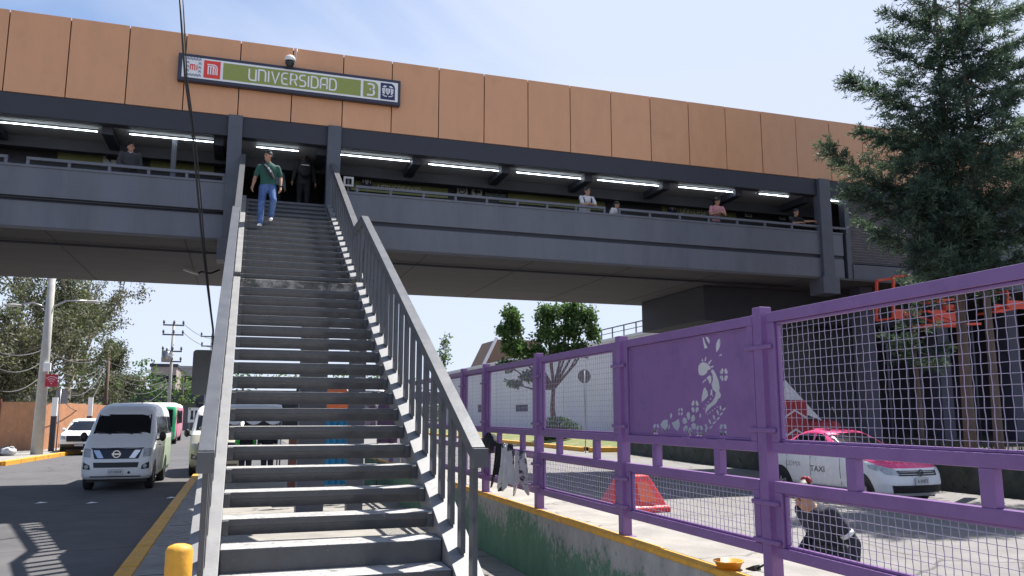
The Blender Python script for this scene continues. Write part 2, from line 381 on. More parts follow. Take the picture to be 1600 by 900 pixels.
b = MB(); xx = X_(268, 230); b.box(xx - .06, xx + .06, 21.4, 21.55, 4.7, 6.92); b.build('inner_post', COLM, br)
for k in range(-6, 7):                                                       # transverse ceiling beams
    x = 4.23 + 2.54 * k
    if x > 18 or x < BX0: continue
    b = MB(); b.box(x - .12, x + .12, YF + .305, 23.2, 6.72, 6.918); b.build('ceiling_beam', DARKG, br)
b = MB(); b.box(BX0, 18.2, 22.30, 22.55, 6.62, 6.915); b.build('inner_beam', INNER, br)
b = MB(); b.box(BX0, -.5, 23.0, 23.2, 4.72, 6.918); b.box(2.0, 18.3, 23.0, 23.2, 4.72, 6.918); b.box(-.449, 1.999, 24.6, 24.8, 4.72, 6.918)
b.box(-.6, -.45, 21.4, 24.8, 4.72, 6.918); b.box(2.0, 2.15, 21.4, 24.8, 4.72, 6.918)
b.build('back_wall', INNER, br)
# roller shutter and its surround on the right
b = MB(); n = 26; z0, z1 = 4.80, 7.05; vs = []
for k in range(n * 4 + 1):
    z = z0 + (z1 - z0) * k / (n * 4); y = YF + .20 + .03 * math.sin(2 * PI * k / 4)
    vs += [(18.35, y, z), (24.6, y, z)]
b.add(vs, [(2 * k, 2 * k + 1, 2 * k + 3, 2 * k + 2) for k in range(n * 4)], 0, False)
b.build('roller_shutter', mat('shutter_steel', (.23, .22, .24), .45, metal=.3, var=.15, scale=2), br, recalc=False)
b = MB(); b.box(18.15, 18.34, YF + .08, YF + .34, 4.262, 7.42); b.box(24.6, 25, YF + .08, YF + .34, 4.262, 7.42)
b.box(18.34, 24.6, YF + .05, YF + .30, 4.262, 4.74); b.box(18.34, 24.6, YF + .12, YF + .3, 7.06, 7.42)
b.box(25, 34, YF + .1, YF + .3, 4.262, 7.42); b.build('shutter_surround', COLM, br, bevel=.01)
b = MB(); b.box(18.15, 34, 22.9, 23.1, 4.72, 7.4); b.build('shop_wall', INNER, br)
# piers under the bridge
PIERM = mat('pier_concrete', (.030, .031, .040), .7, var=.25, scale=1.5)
b = MB(); xq = at(1064, 490, Y=24.5).x
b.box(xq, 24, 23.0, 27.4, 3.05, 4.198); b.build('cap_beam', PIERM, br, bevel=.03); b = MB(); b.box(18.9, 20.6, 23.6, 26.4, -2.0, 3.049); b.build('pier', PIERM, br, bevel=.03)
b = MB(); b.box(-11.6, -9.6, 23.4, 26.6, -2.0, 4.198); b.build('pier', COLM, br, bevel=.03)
for x in (19.3, 22.4, 25.6, 29):
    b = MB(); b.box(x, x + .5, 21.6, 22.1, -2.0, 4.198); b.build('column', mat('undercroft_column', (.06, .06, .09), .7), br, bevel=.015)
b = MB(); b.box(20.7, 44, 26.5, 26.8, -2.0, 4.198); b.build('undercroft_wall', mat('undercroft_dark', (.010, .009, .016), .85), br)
b = MB(); b.box(34, 50, YF + 1, YB, -2, 9.3); b.build('end_block', INNER, br)
# ceiling lights ------------------------------------------------------------
def clight(px0, px1, py0, py1, label, i):
    z = 6.86; p = at(px0, py0, Z=z); q = at(px1, py1, Z=z); y = (p.y + q.y) / 2
    if y > 22.2: y = 22.1
    t = thing('ceiling_light', label, 'ceiling light', ((p.x + q.x) / 2, y, 6.92), 0, 'fluorescent ceiling lights of the bridge')
    b = MB(); b.box(p.x - .02, q.x + .02, y - .018, y + .018, 6.888, 6.919); b.build('housing', COLM, t)
    b = MB(); b.tube([(p.x, y, 6.872), (q.x, y, 6.872)], .010, 8); b.build('lamp_tube', TUBE, t)
LT = [(-150, 0, 178, 191, 'lit tube light at the far left edge of the bridge ceiling'),
      (2, 152, 192, 206, 'long lit tube light, leftmost whole one in the bridge ceiling'),
      (203, 341, 211, 223, 'lit tube light above the man in the dark jacket'),
      (401, 466, 231, 236, 'short lit tube light over the head of the stairs'),
      (532, 640, 242, 253, 'lit tube light beside the right column of the stair head'),
      (670, 781, 257, 268, 'lit tube light second to the right of the stair head'),
      (807, 911, 270, 280, 'lit tube light above and left of the woman in white'),
      (933, 1032, 282, 291, 'lit tube light above and right of the woman in white'),
      (1060, 1152, 293, 301, 'lit tube light above the person in pink'),
      (1187, 1231, 303, 308, 'short lit tube light above the person in black'),
      (1297, 1322, 313, 317, 'tiny lit tube light between right column and shutter')]
for i, a in enumerate(LT): clight(*a[:4], a[4], i)
# ================================================================== STATION SIGN
SY = YF - .17
sg = thing('station_sign', 'long white and olive station name sign reading UNIVERSIDAD on the brown fascia', 'sign', (.9, SY, 8.13))
U0, U1, V0, V1 = -1.87, 3.66, 8.14, 8.845
b = MB(); b.box(U0, U1, SY, YF - .002, V0, V1); b.build('sign_case', mat('sign_case', (.03, .033, .06), .4), sg, bevel=.015)
fy = SY - .006
fn = lambda u, v, t: (u, fy - t, v)
def rect(b, u0, u1, v0, v1, t, m=0): b.prism([(u0, v0), (u1, v0), (u1, v1), (u0, v1)], fn, t, t + .004, m)
sx = lambda px: at(260 + px / 4, 60 + 250 / 4, Y=SY).x
b = MB(); rect(b, sx(93), sx(1448), V0 + .085, V1 - .085, 0); b.build('sign_face', SIGNW, sg)
lo, hi = V0 + .145, V1 - .145
b = MB(); rect(b, sx(352), sx(1216), lo - .01, hi + .01, .005)
u0, u1 = sx(1232), sx(1326)
b.prism([(u0, lo - .01), (u1, lo - .01), (u1, hi - .12), (u1 - .03, hi - .04), (u1 - .10, hi + .01), (u0, hi + .01)], fn, .005, .009); b.build('olive_band', OLIVE, sg)
# letters, stroked
def arc(cx, cy, r, a0, a1, n=6, ry=None): return [(cx + r * math.cos(math.radians(a0 + (a1 - a0) * i / n)), cy + (ry or r) * math.sin(math.radians(a0 + (a1 - a0) * i / n))) for i in range(n + 1)]
GL = {'U': (.72, [[(0, 1), (0, .28)] + arc(.28, .28, .28, 180, 270) + [(.5, 0), (.72, 0), (.72, 1)]]),
 'N': (.72, [[(0, 0), (0, 1), (.44, 1)] + arc(.44, .72, .28, 90, 0) + [(.72, 0)]]),
 'I': (.06, [[(.03, 0), (.03, 1)]]), 'V': (.8, [[(0, 1), (.40, 0), (.8, 1)]]),
 'E': (.66, [[(.66, 0), (.3, 0)] + arc(.3, .3, .3, 270, 180) + arc(.3, .7, .3, 180, 90) + [(.66, 1)], [(.0, .5), (.56, .5)]]),
 'R': (.68, [[(0, 0), (0, 1), (.44, 1)] + arc(.42, .74, .26, 90, -90) + [(.1, .48)], [(.36, .48), (.68, 0)]]),
 'S': (.64, [[(.62, 1), (.24, 1)] + arc(.24, .76, .24, 90, 270) + [(.40, .52)] + arc(.40, .26, .26, 90, -90) + [(0, 0)]]),
 'D': (.72, [[(0, 0), (0, 1), (.36, 1)] + arc(.36, .64, .36, 90, 0) + [(.72, .3)] + arc(.42, .3, .3, 0, -90) + [(0, 0)]]),
 'A': (.72, [[(0, 0), (0, .72)] + arc(.28, .72, .28, 180, 90) + [(.72, 1), (.72, 0)], [(0, .40), (.72, .40)]]),
 '3': (.62, [[(.02, 1), (.34, 1)] + arc(.34, .76, .24, 90, -90) + [(.2, .52)], [(.34, .52)] + arc(.34, .26, .26, 90, -90) + [(0, 0)]])}
def letters(b, txt, u0, u1, v0, v1, t, fnn, wk=.15, gap=.30):
    H = v1 - v0; tot = sum(GL[c][0] for c in txt) + gap * (len(txt) - 1); k = (u1 - u0) / tot; x = u0
    for c in txt:
        w, strokes = GL[c]
        for s_ in strokes: b.ribbon([(x + p[0] * k, v0 + p[1] * H) for p in s_], wk * H, fnn, t, t + .005)
        x += (w + gap) * k
b = MB(); letters(b, 'UNIVERSIDAD', sx(516), sx(1062), lo + .06, hi - .06, .010, fn, .13)
b.build('lettering', SIGNW, sg); b = MB(); letters(b, '3', sx(1256), sx(1302), lo + .05, hi - .06, .010, fn, .15); b.build('line_number', SIGNW, sg)
b = MB(); u0, u1 = sx(230), sx(335); rect(b, u0, u1, lo - .02, hi + .02, .005); b.build('metro_logo_panel', RED, sg)
b = MB(); w = u1 - u0; h = hi - lo
b.ribbon([(u0 + .2 * w, hi - .2 * h), (u0 + .62 * w, hi - .2 * h)] + arc(u0 + .6 * w, hi - .42 * h, .2 * w, 80, 0, 5, .22 * h) + [(u0 + .8 * w, lo + .18 * h)], .07 * w, fn, .010, .014)
for q in (.27, .42, .57): b.ribbon([(u0 + q * w, hi - .3 * h), (u0 + q * w, lo + .18 * h)], .075 * w, fn, .0101, .0139)
b.ribbon([(u0 + .24 * w, hi - .31 * h), (u0 + .62 * w, hi - .31 * h)] + arc(u0 + .58 * w, hi - .45 * h, .11 * w, 80, 0, 4, .12 * h) + [(u0 + .69 * w, lo + .18 * h)], .06 * w, fn, .0103, .0137)
b.build('metro_logo', SIGNW, sg)
# integrated transport emblem: zigzag lattice with red letters
b = MB(); u0, u1 = sx(118), sx(214); w = u1 - u0; uc, vc = (u0 + u1) / 2, (lo + hi) / 2
for k in range(5):
    for q in range(2):
        v = lo + (hi - lo) * (k / 4); v2 = v
        for s_ in range(5):
            if (1 <= k <= 3) and 1 <= s_ <= 3: continue
            ua = u0 + w * s_ / 5; d = .05 * w
            b.ribbon([(ua, v - d + q * .09 * w), (ua + w / 10, v + d + q * .09 * w), (ua + w / 5, v - d + q * .09 * w)], .035 * w, fn, .006 + .0007 * ((k + q) % 2), .009)
b.build('emblem_lattice', mat('emblem_blue', (.12, .17, .25), .5), sg)
b = MB(); s_ = .24 * w
for u in (-.9, -.3, .3): b.ribbon([(uc + u * s_, vc - .8 * s_), (uc + u * s_, vc + .9 * s_)], .26 * s_, fn, .0095, .0125)
b.ribbon([(uc - .9 * s_, vc + .85 * s_), (uc + .3 * s_, vc + .85 * s_)], .26 * s_, fn, .0096, .0124)
b.ribbon([(uc + .9 * s_, vc - .8 * s_), (uc + .9 * s_, vc + .9 * s_)], .26 * s_, fn, .0095, .0125)
b.build('emblem_letters', RED, sg)
# university crest
b = MB(); u0, u1 = sx(1340), sx(1430); w = u1 - u0
b.prism([(u0, lo - .02), (u1, lo - .02), (u1, hi - .10), (u1 - .02, hi - .03), (u1 - .09, hi + .02), (u0, hi + .02)], fn, .005, .009); b.build('crest_panel', NAVY, sg)
b = MB(); uc = (u0 + u1) / 2; vc = (lo + hi) / 2; k = w / 2
b.prism([(uc - .30 * k, vc + .42 * k), (uc + .30 * k, vc + .42 * k), (uc + .32 * k, vc - .1 * k), (uc, vc - .52 * k), (uc - .32 * k, vc - .1 * k)], fn, .010, .013)
for s_ in (-1, 1):
    b.prism([(uc + s_ * .12 * k, vc + .78 * k), (uc + s_ * .5 * k, vc + .82 * k), (uc + s_ * .78 * k, vc + .55 * k), (uc + s_ * .5 * k, vc + .58 * k), (uc + s_ * .38 * k, vc + .5 * k)][::s_], fn, .010, .013)
    b.prism([(uc + s_ * .40 * k, vc + .45 * k), (uc + s_ * .80 * k, vc + .38 * k), (uc + s_ * .74 * k, vc - .25 * k), (uc + s_ * .44 * k, vc - .5 * k)][::s_], fn, .010, .013)
    b.ribbon([(uc + s_ * .1 * k, vc - .72 * k), (uc + s_ * .45 * k, vc - .7 * k), (uc + s_ * .75 * k, vc - .5 * k)], .12 * k, fn, .010, .013)
b.build('crest', SIGNW, sg)
b = MB()
for q in (-.12, .0, .12): b.ribbon([(uc + q * k, vc + .3 * k), (uc + q * 1.2 * k, vc - .25 * k)], .05 * k, fn, .0132, .015)
for s_ in (-1, 1):
    for q in (.15, -.05): b.ribbon([(uc + s_ * .48 * k, vc + q * k), (uc + s_ * .7 * k, vc + (q + .06) * k)], .05 * k, fn, .0132, .015)
b.build('crest_lines', NAVY, sg)
# dome camera on top of the sign
pc = at(453, 98, Y=SY - .12)
cm = thing('security_camera', 'white domed security camera mounted above the station sign', 'security camera', (pc.x, SY - .1, 8.86))
b = MB(); b.tube([(pc.x, SY - .12, 8.83), (pc.x, SY - .12, 8.86), (pc.x, SY - .12, 8.93)], [.09, .115, .12], 16); b.ell((pc.x, SY - .12, 8.86), (.1, .1, .11)); b.build('dome', GLASS, cm)
b = MB(); b.tube([(pc.x, SY - .12, 8.931), (pc.x, SY - .12, 9.02), (pc.x, SY - .12, 9.07), (pc.x, SY - .12, 9.10)], [.135, .13, .09, .03], 16); b.build('housing', WHITE, cm)
b = MB(); b.bar((pc.x, SY - .1, 9.05), (pc.x, YF - .005, 9.05), .05, .05); b.tube([(pc.x + .18, YF - .01, 9.42), (pc.x + .15, YF - .012, 9.1), (pc.x + .1, YF - .02, 8.86)], .008, 6); b.build('bracket', WHITE, cm)
# ---------------- small signs inside the bridge
DIM = mat('dim_letters', (.72, .74, .68), .5); DGREEN = mat('dim_olive', (.20, .225, .085), .5, var=.1)
def strip_sign(px0, px1, py, label, words, Yw=22.93):
    p = at(px0, py, Y=Yw); q = at(px1, py, Y=Yw); z = p.z
    t = thing('name_board', label, 'sign', ((p.x + q.x) / 2, Yw, z - .14), 0, 'station name boards inside the bridge')
    b = MB(); b.box(p.x, q.x, Yw, Yw + .06, z - .15, z + .15); b.build('board', DGREEN, t)
    f2 = lambda u, v, tt: (u, Yw - .002 - tt, v)
    for (wd, a0, a1) in words:
        b = MB(); u = at(a0, py, Y=Yw).x; u2 = at(a1, py, Y=Yw).x; letters(b, wd, u, u2, z - .07, z + .08, .002, f2, .15); b.build('lettering', DIM, t)
    return t, z
Yw = 22.93
t1, z1_ = strip_sign(548, 700, 289, 'dim olive name board with pale UNIVERSIDAD letters right of the stair head', [('UNIVERSIDAD', 591, 657)])
t2, z2_ = strip_sign(780, 945, 308, 'blank dim olive board behind the woman in white', [])
t3, z3_ = strip_sign(1035, 1150, 327, 'dim olive name board with UNIVERSIDAD letters behind the person in pink', [('UNIVERSIDAD', 1063, 1118)])
t4, z4_ = strip_sign(90, 165, 244, 'blank dim olive board left of the arrow sign', [])
t5, z5_ = strip_sign(235, 335, 256, 'blank dim olive board right of the man in the dark jacket', [])
def icon(px, py, kind, label, w=.16):
    Y = Yw - .06; p = at(px, py, Y=Y)
    t = thing('wall_sign', label, 'sign', (p.x, Y, p.z - w), 0, 'small square signs inside the bridge')
    f2 = lambda u, v, tt: (p.x + u, Y - tt, p.z + v)
    b = MB(); b.prism([(-w, -w), (w, -w), (w, w), (-w, w)], f2, 0, .02)
    b.build('plate', mat('icon_plate', (.42, .45, .45), .5) if kind != 'crest' else NAVY, t)
    b = MB(); m = BLACK
    if kind == 'arrow':
        b.prism([(-.7 * w, 0), (0, .7 * w), (0, .28 * w), (.7 * w, .28 * w), (.7 * w, -.28 * w), (0, -.28 * w), (0, -.7 * w)][::-1], f2, .021, .026)
    elif kind == 'crest':
        m = DIM
        b.prism([(-.35 * w, .4 * w), (.35 * w, .4 * w), (.35 * w, -.1 * w), (0, -.6 * w), (-.35 * w, -.1 * w)][::-1], f2, .021, .026)
        for s_ in (-1, 1): b.ribbon([(s_ * .2 * w, .6 * w), (s_ * .7 * w, .55 * w), (s_ * .65 * w, -.3 * w)], .2 * w, f2, .021, .026)
    else:
        b.ribbon(arc(0, 0, .6 * w, 0, 360, 14), .2 * w, f2, .021, .026); b.ribbon([(-.3 * w, -.1 * w), (0, .3 * w), (.3 * w, -.1 * w)], .2 * w, f2, .021, .026)
    b.build('symbol', m, t)
icon(573, 284, 'crest', 'small dark crest plate left of the UNIVERSIDAD letters by the stair head')
icon(722, 298, 'ring', 'pale square plate with ring symbol left of the evacuation arrow')
icon(745, 300, 'arrow', 'pale square left arrow plate beside the evacuation route words')
icon(174, 247, 'arrow', 'pale square left arrow plate left of the man in the dark jacket', .19)
icon(1050, 325, 'crest', 'small dark crest plate left of the person in pink')
icon(1169, 333, 'ring', 'dim square plate with ring symbol right of the person in pink', .14)
icon(1222, 338, 'arrow', 'dim square arrow plate left of the person in black', .13)
p = at(757, 297, Y=Yw - .05); ev = thing('evacuation_sign', 'dark sign with small pale evacuation route words right of the arrow', 'sign', (p.x, Yw - .05, p.z - .2))
b = MB(); b.box(p.x - .02, p.x + .75, Yw - .05, Yw - .03, p.z - .22, p.z + .12); b.build('plate', BLACK, ev)
TEAL = mat('teal_letters', (.25, .42, .38), .5)
text_poly('RUTA DE', .14, TEAL, 'lettering', ev, (p.x + .14, Yw - .051, p.z - .02), (1, 0, 0), (0, 0, 1), (0, -1, 0), width=.42)
text_poly('EVACUACION', .13, TEAL, 'lettering', ev, (p.x + .03, Yw - .051, p.z - .17), (1, 0, 0), (0, 0, 1), (0, -1, 0), width=.65)
p = at(545, 283, Y=20.9); ps = thing('notice_frame', 'small pale square framed notice on a post right of the stair head', 'sign', (p.x, 20.95, 5.72))
b = MB(); w = .13
for a in ((-w, -w + .05, -w, w), (w - .05, w, -w, w), (-w + .05, w - .05, w - .05, w), (-w + .05, w - .05, -w, -w + .05)): b.box(p.x + a[0], p.x + a[1], 20.93, 20.96, p.z + a[2], p.z + a[3])
b.build('frame', mat('notice_pale', (.5, .5, .48), .5), ps); b = MB(); b.box(p.x - .03, p.x + .03, 20.97, 21.0, 5.72, p.z + .1); b.build('post', COLM, ps)
# hanging lamps under the bridge
for px, py, lab in ((303, 424, 'small pale lamp bracket under the bridge left of the stairs'), (1145, 465, 'small pale lamp bracket under the bridge above the purple panel')):
    p = at(px, py, Z=4.1); t = thing('soffit_lamp', lab, 'lamp', (p.x, p.y, 4.2), 0, 'lamps under the bridge')
    b = MB(); b.bar((p.x - .28, p.y - .1, 4.13), (p.x + .12, p.y, 4.02), .1, .05); b.build('lamp_head', mat('lamp_grey', (.5, .5, .5), .4), t)
    b = MB(); b.tube([(p.x + .1, p.y, 4.03), (p.x + .2, p.y, 4.1), (p.x + .45, p.y + .05, 4.07), (p.x + .7, p.y + .1, 4.197)], .03, 6); b.build('bracket', BLACK, t)
# long hanging cable in front of the bridge
cb = MB(); a0 = at(276, -80, Y=15.5); c1 = at(300, 200, Y=16.2); c2 = at(318, 400, Y=17); c3 = at(333, 515, Y=17.4)
for dx in (0, .035):
    cb.tube([a0 + Vector((dx * 2, 0, 0)), at(289, 120, Y=15.9) + Vector((dx, 0, 0)), c1 + Vector((dx, .02, 0)), at(309, 300, Y=16.6) + Vector((dx * 1.4, 0, 0)), c2 + Vector((dx, 0, 0)), c3, Vector((c3.x + .12, 17.6, -1.8))], .021 if dx == 0 else .013, 6)
tag(cb.build('hanging_cable', BLACK), 'thin black cable hanging down past the station sign to the stairs', 'cable')
# ================================================================== PURPLE FENCE AND LOW WALL
WX = 3.18
lw = thing('low_wall', 'low concrete kerb wall with flaking green paint under the purple fence', 'wall', (WX, 8, PAVE))
WALLM = mat('flaking_green', (.36, .33, .29), .85, var=.25, scale=5, bump=.4, bscale=30, stretch=(1, 1, .55))
nt = WALLM.node_tree; N, L = nt.nodes, nt.links                       # green paint left on the lower part, worn off the top
tc = [n for n in N if n.type == 'TEX_COORD'][0]; sp = N.new('ShaderNodeSeparateXYZ'); L.new(tc.outputs['Object'], sp.inputs[0])
n2 = N.new('ShaderNodeTexNoise'); n2.inputs['Scale'].default_value = 1.1; n2.inputs['Detail'].default_value = 9; n2.inputs['Roughness'].default_value = .72; L.new(tc.outputs['Object'], n2.inputs['Vector'])
n3 = N.new('ShaderNodeTexNoise'); n3.inputs['Scale'].default_value = 13; n3.inputs['Detail'].default_value = 6; n3.inputs['Roughness'].default_value = .7
mp = N.new('ShaderNodeMapping'); mp.inputs['Scale'].default_value = (1, 1.1, .8); L.new(tc.outputs['Object'], mp.inputs[0]); L.new(mp.outputs[0], n3.inputs['Vector'])
def mth(op, a, b_):
    q = N.new('ShaderNodeMath'); q.operation = op
    for i, x in enumerate((a, b_)):
        if isinstance(x, (int, float)): q.inputs[i].default_value = x
        else: L.new(x, q.inputs[i])
    return q.outputs[0]
f_ = mth('ADD', mth('MULTIPLY', sp.outputs['Z'], -1.1), mth('MULTIPLY', n2.outputs['Fac'], 1.5))
f_ = mth('ADD', f_, mth('MULTIPLY', n3.outputs['Fac'], 1.5))
mr = N.new('ShaderNodeMapRange'); f_ = mth('ADD', f_, mth('MULTIPLY', sp.outputs['Y'], .035)); mr.inputs[1].default_value = .84; mr.inputs[2].default_value = 1.04; L.new(f_, mr.inputs[0])
mul = [n for n in N if n.type == 'MIX'][0]; mx = N.new('ShaderNodeMix'); mx.data_type = 'RGBA'; mx.inputs[6].default_value = (.34, .32, .30, 1); mx.inputs[7].default_value = (.095, .195, .12, 1)
L.new(mr.outputs[0], mx.inputs[0]); L.new(mx.outputs[2], mul.inputs[6])
b = MB(); b.box(WX, 4.15, -6, 22, -2.1, -1.065); b.build('wall_body', WALLM, lw, bevel=.012)
b = MB(); b.box(WX + .10, 4.14, -6, 22, -1.064, -1.056); b.build('top_slab', CONC, lw)
b = MB()
for k in range(14): b.box(WX - .008 - .004 * (k % 2), WX + .095, -6 + 2 * k, -6 + 2 * k + 1.99, -1.10, -1.045 - .004 * (k % 3))
b.build('yellow_edge', YEL, lw, bevel=.015)
fe = thing('steel_fence', 'purple steel fence of wire mesh bays on the low concrete wall', 'fence', (3.28, 8, -1.06))
FXa = 3.24; PW = .09
posts = [.36, 2.48, 4.60, 6.73, 8.93, 11.08, 12.30, 14.40, 16.5, 18.6]
for y in posts:
    b = MB(); b.box(FXa, FXa + PW, y - PW / 2, y + PW / 2, -1.06, .71); b.box(FXa - .03, FXa + PW + .03, y - PW / 2 - .03, y + PW / 2 + .03, -1.06, -1.05)
    b.build('post', PURP, fe, bevel=.006)
    for z in (.44, -.10, -.56, -.80):
        b = MB(); b.bar((FXa + .004, y - .135, z), (FXa + .004, y + .135, z), .028, .028); b.build('hinge_pin', PURP, fe, bevel=.006)
FR = .068
def frame(y0, y1, z0, z1, name):
    b = MB(); xa, xb_ = FXa + .02, FXa + .075
    b.box(xa, xb_, y0, y1, z1 - FR, z1); b.box(xa, xb_, y0, y1, z0, z0 + FR)
    b.box(xa, xb_, y0, y0 + FR, z0 + FR, z1 - FR); b.box(xa, xb_, y1 - FR, y1, z0 + FR, z1 - FR)
    g = .018                                                           # inner bead that holds the infill
    b.box(xa + .02, xb_ - .005, y0 + FR, y1 - FR, z1 - FR - g, z1 - FR - .0005); b.box(xa + .02, xb_ - .005, y0 + FR, y1 - FR, z0 + FR + .0005, z0 + FR + g)
    b.box(xa + .02, xb_ - .005, y0 + FR + .0005, y0 + FR + g, z0 + FR + g, z1 - FR - g); b.box(xa + .02, xb_ - .005, y1 - FR - g, y1 - FR - .0005, z0 + FR + g, z1 - FR - g)
    return b.build(name, PURP, fe, bevel=.005)
def mesh(y0, y1, z0, z1, parent, pitch=.0505):
    b = MB(); x = FXa + .05; r = .0021; ny = max(2, round((y1 - y0) / pitch)); nz = max(2, round((z1 - z0) / pitch)); jit = .0022
    for i in range(1, ny):                                             # crimped vertical wires
        y = y0 + (y1 - y0) * i / ny; pts = [(x + (jit if (i + k) % 2 else -jit), y + R.uniform(-.0009, .0009), z0 + (z1 - z0) * k / nz) for k in range(nz + 1)]
        b.tube(pts, r, 4, caps=False)
    for k in range(1, nz):
        z = z0 + (z1 - z0) * k / nz; pts = [(x - (jit if (i + k) % 2 else -jit), y0 + (y1 - y0) * i / ny, z + R.uniform(-.0009, .0009)) for i in range(ny + 1)]
        b.tube(pts, r, 4, caps=False)
    b.build('wire_mesh', WIRE, parent, recalc=False)
G_ = .082
bays = list(zip(posts[:-1], posts[1:]))
for bi, (ya, yb) in enumerate(bays):
    y0, y1 = ya + G_, yb - G_
    up = frame(y0, y1, -.242, .665, 'upper_frame'); lf = frame(y0, y1, -.893, -.42, 'lower_frame')
    mesh(y0 + FR, y1 - FR, -.893 + FR, -.42 - FR, lf)
    n_s = 2 if y1 - y0 > 1.2 else 1
    for k in range(n_s):
        y = y0 + (y1 - y0) * (((.19, .64) if bi == 1 else (.25, .727))[k] if n_s == 2 else .5); b = MB(); b.box(FXa + .02, FXa + .075, y - .04, y + .04, -.42, -.242); b.build('stud', PURP, fe, bevel=.004)
    if bi != 2: mesh(y0 + FR, y1 - FR, -.242 + FR, .665 - FR, up)
# ---- opaque bay with cut-outs: outlines traced on the panel plane
YP0, YP1 = posts[2] + G_ + FR, posts[3] - G_ - FR
def zz(px, py):            # zoom pixel -> panel plane (Y, Z)
    p = at(960 + px / 3.46, 460 + py / 3.46, X=FXa + .05); return (-p.y, p.z)
holes = []
def H(*pts): holes.append([zz(*p) for p in pts])
def petal(cx, cy, a, l, w):
    ca, sa = math.cos(math.radians(a)), math.sin(math.radians(a)); o = []
    for u, v in ((0, 0), (.3, .7), (.6, 1), (.9, .6), (1, 0), (.9, -.6), (.6, -1), (.3, -.7)):
        x, y = u * l, v * w / 2; o.append((cx + x * ca - y * sa, cy + x * sa + y * ca))
    H(*o)
# leaves above the head
H((474, 218), (482, 232), (492, 262), (506, 290), (486, 294), (480, 262)); H((488, 222), (508, 232), (516, 250), (514, 272), (500, 250))
petal(552, 316, -78, 80, 26); H((562, 332), (578, 318), (583, 332))
# head with gills
H((452, 408), (455, 385), (466, 370), (484, 366), (506, 376), (520, 392), (522, 404), (506, 410), (500, 426), (486, 436), (468, 440), (456, 432))
H((470, 364), (474, 340), (482, 362)); H((486, 360), (492, 335), (498, 340), (494, 364)); H((504, 372), (522, 352), (528, 356), (514, 380)); H((518, 388), (538, 384), (536, 392), (524, 398))
# body and tail
H((528, 404), (540, 412), (552, 436), (564, 466), (570, 500), (568, 522), (578, 544), (574, 556), (562, 566), (548, 592), (520, 612), (500, 634), (494, 652), (490, 626), (502, 600), (528, 580), (544, 552), (546, 530), (530, 512), (524, 486), (532, 462), (530, 434), (520, 416))
H((496, 452), (514, 436), (524, 444), (526, 466), (516, 490), (508, 466)); H((474, 486), (478, 470), (494, 456), (498, 462), (484, 476))
H((470, 586), (472, 550), (482, 508), (492, 502), (504, 524), (508, 548), (492, 566)); H((518, 552), (520, 516), (530, 510), (532, 540))
for i in range(5): H(*[(484 + 12 * i + 5 * math.cos(t), 616 - 17 * i + 5 * math.sin(t)) for t in (0, 1.26, 2.51, 3.77, 5.03)])
for i in range(5): H(*[(504 + 13 * i + 5 * math.cos(t), 648 - 10 * i + 5 * math.sin(t)) for t in (0, 1.26, 2.51, 3.77, 5.03)])
# flowers
def flower(cx, cy, r, n=4, a0=45, sq=.62):
    kw = 1 if n < 5 else .58
    for k in range(n):
        a = a0 + 360 * k / n; ca, sa = math.cos(math.radians(a)), math.sin(math.radians(a)); o = []
        for u, v in ((.15, 0), (.4, .42), (.8, .5), (1, .2), (1, -.2), (.8, -.5), (.4, -.42)):
            x, y = (u * .85 + .15) * r, v * r * kw; o.append((cx + (x * ca - y * sa) * sq, cy + (x * sa + y * ca)))
        H(*o)
flower(592, 434, 38); flower(436, 606, 36); flower(358, 634, 24); flower(226, 726, 30); flower(588, 732, 36); flower(460, 738, 34)
flower(405, 698, 62, 6, 20); petal(306, 676, -88, 36, 14); petal(464, 672, -88, 30, 12)
H((248, 704), (262, 680), (290, 676), (290, 712), (268, 748)); H((296, 690), (302, 720), (292, 738), (290, 728)); H((308, 694), (330, 686), (348, 670), (356, 706), (344, 740), (322, 724))
for i, (cx, cy) in enumerate(((506, 728), (524, 704), (544, 682), (562, 656), (576, 632))): petal(cx, cy, -120 + 6 * i, 34, 13); petal(cx + 4, cy, -40, 30, 12)
H((488, 740), (498, 700), (504, 738), (512, 750), (494, 752))
def inside(poly, x, y):
    c = False; j = len(poly) - 1
    for i in range(len(poly)):
        (xi, yi), (xj, yj) = poly[i], poly[j]
        if (yi > y) != (yj > y) and x < (xj - xi) * (y - yi) / (yj - yi) + xi: c = not c
        j = i
    return c
bbs = [(min(p[0] for p in h), max(p[0] for p in h), min(p[1] for p in h), max(p[1] for p in h), h) for h in holes]
b = MB(); ST = .0035; za_, zb_2 = -.242 + FR - .006, .665 - FR + .006; ya_, yb_2 = YP0 - .006, YP1 + .006; nr = int((zb_2 - za_) / ST); ncol = int((yb_2 - ya_) / ST)
runs = {}
for r_ in range(nr):
    z = za_ + (r_ + .5) * ST; cand = [q for q in bbs if q[2] <= z <= q[3]]; row = []; start = None
    for c_ in range(ncol + 1):
        y = ya_ + (c_ + .5) * ST; hole = c_ == ncol or any(q[0] <= -y <= q[1] and inside(q[4], -y, z) for q in cand)
        if not hole and start is None: start = c_
        if hole and start is not None: row.append((start, c_)); start = None
    runs.setdefault(r_, tuple(row))
r_ = 0
while r_ < nr:
    q = r_
    while q + 1 < nr and runs[q + 1] == runs[r_]: q += 1
    for (c0_, c1_) in runs[r_]: b.box(FXa + .048, FXa + .052, ya_ + c0_ * ST, ya_ + c1_ * ST, za_ + r_ * ST, za_ + (q + 1) * ST)
    r_ = q + 1
o = b.build('cutout_panel', PURP, fe); o['label'] = 'solid purple panel with a cut out salamander and flowers'
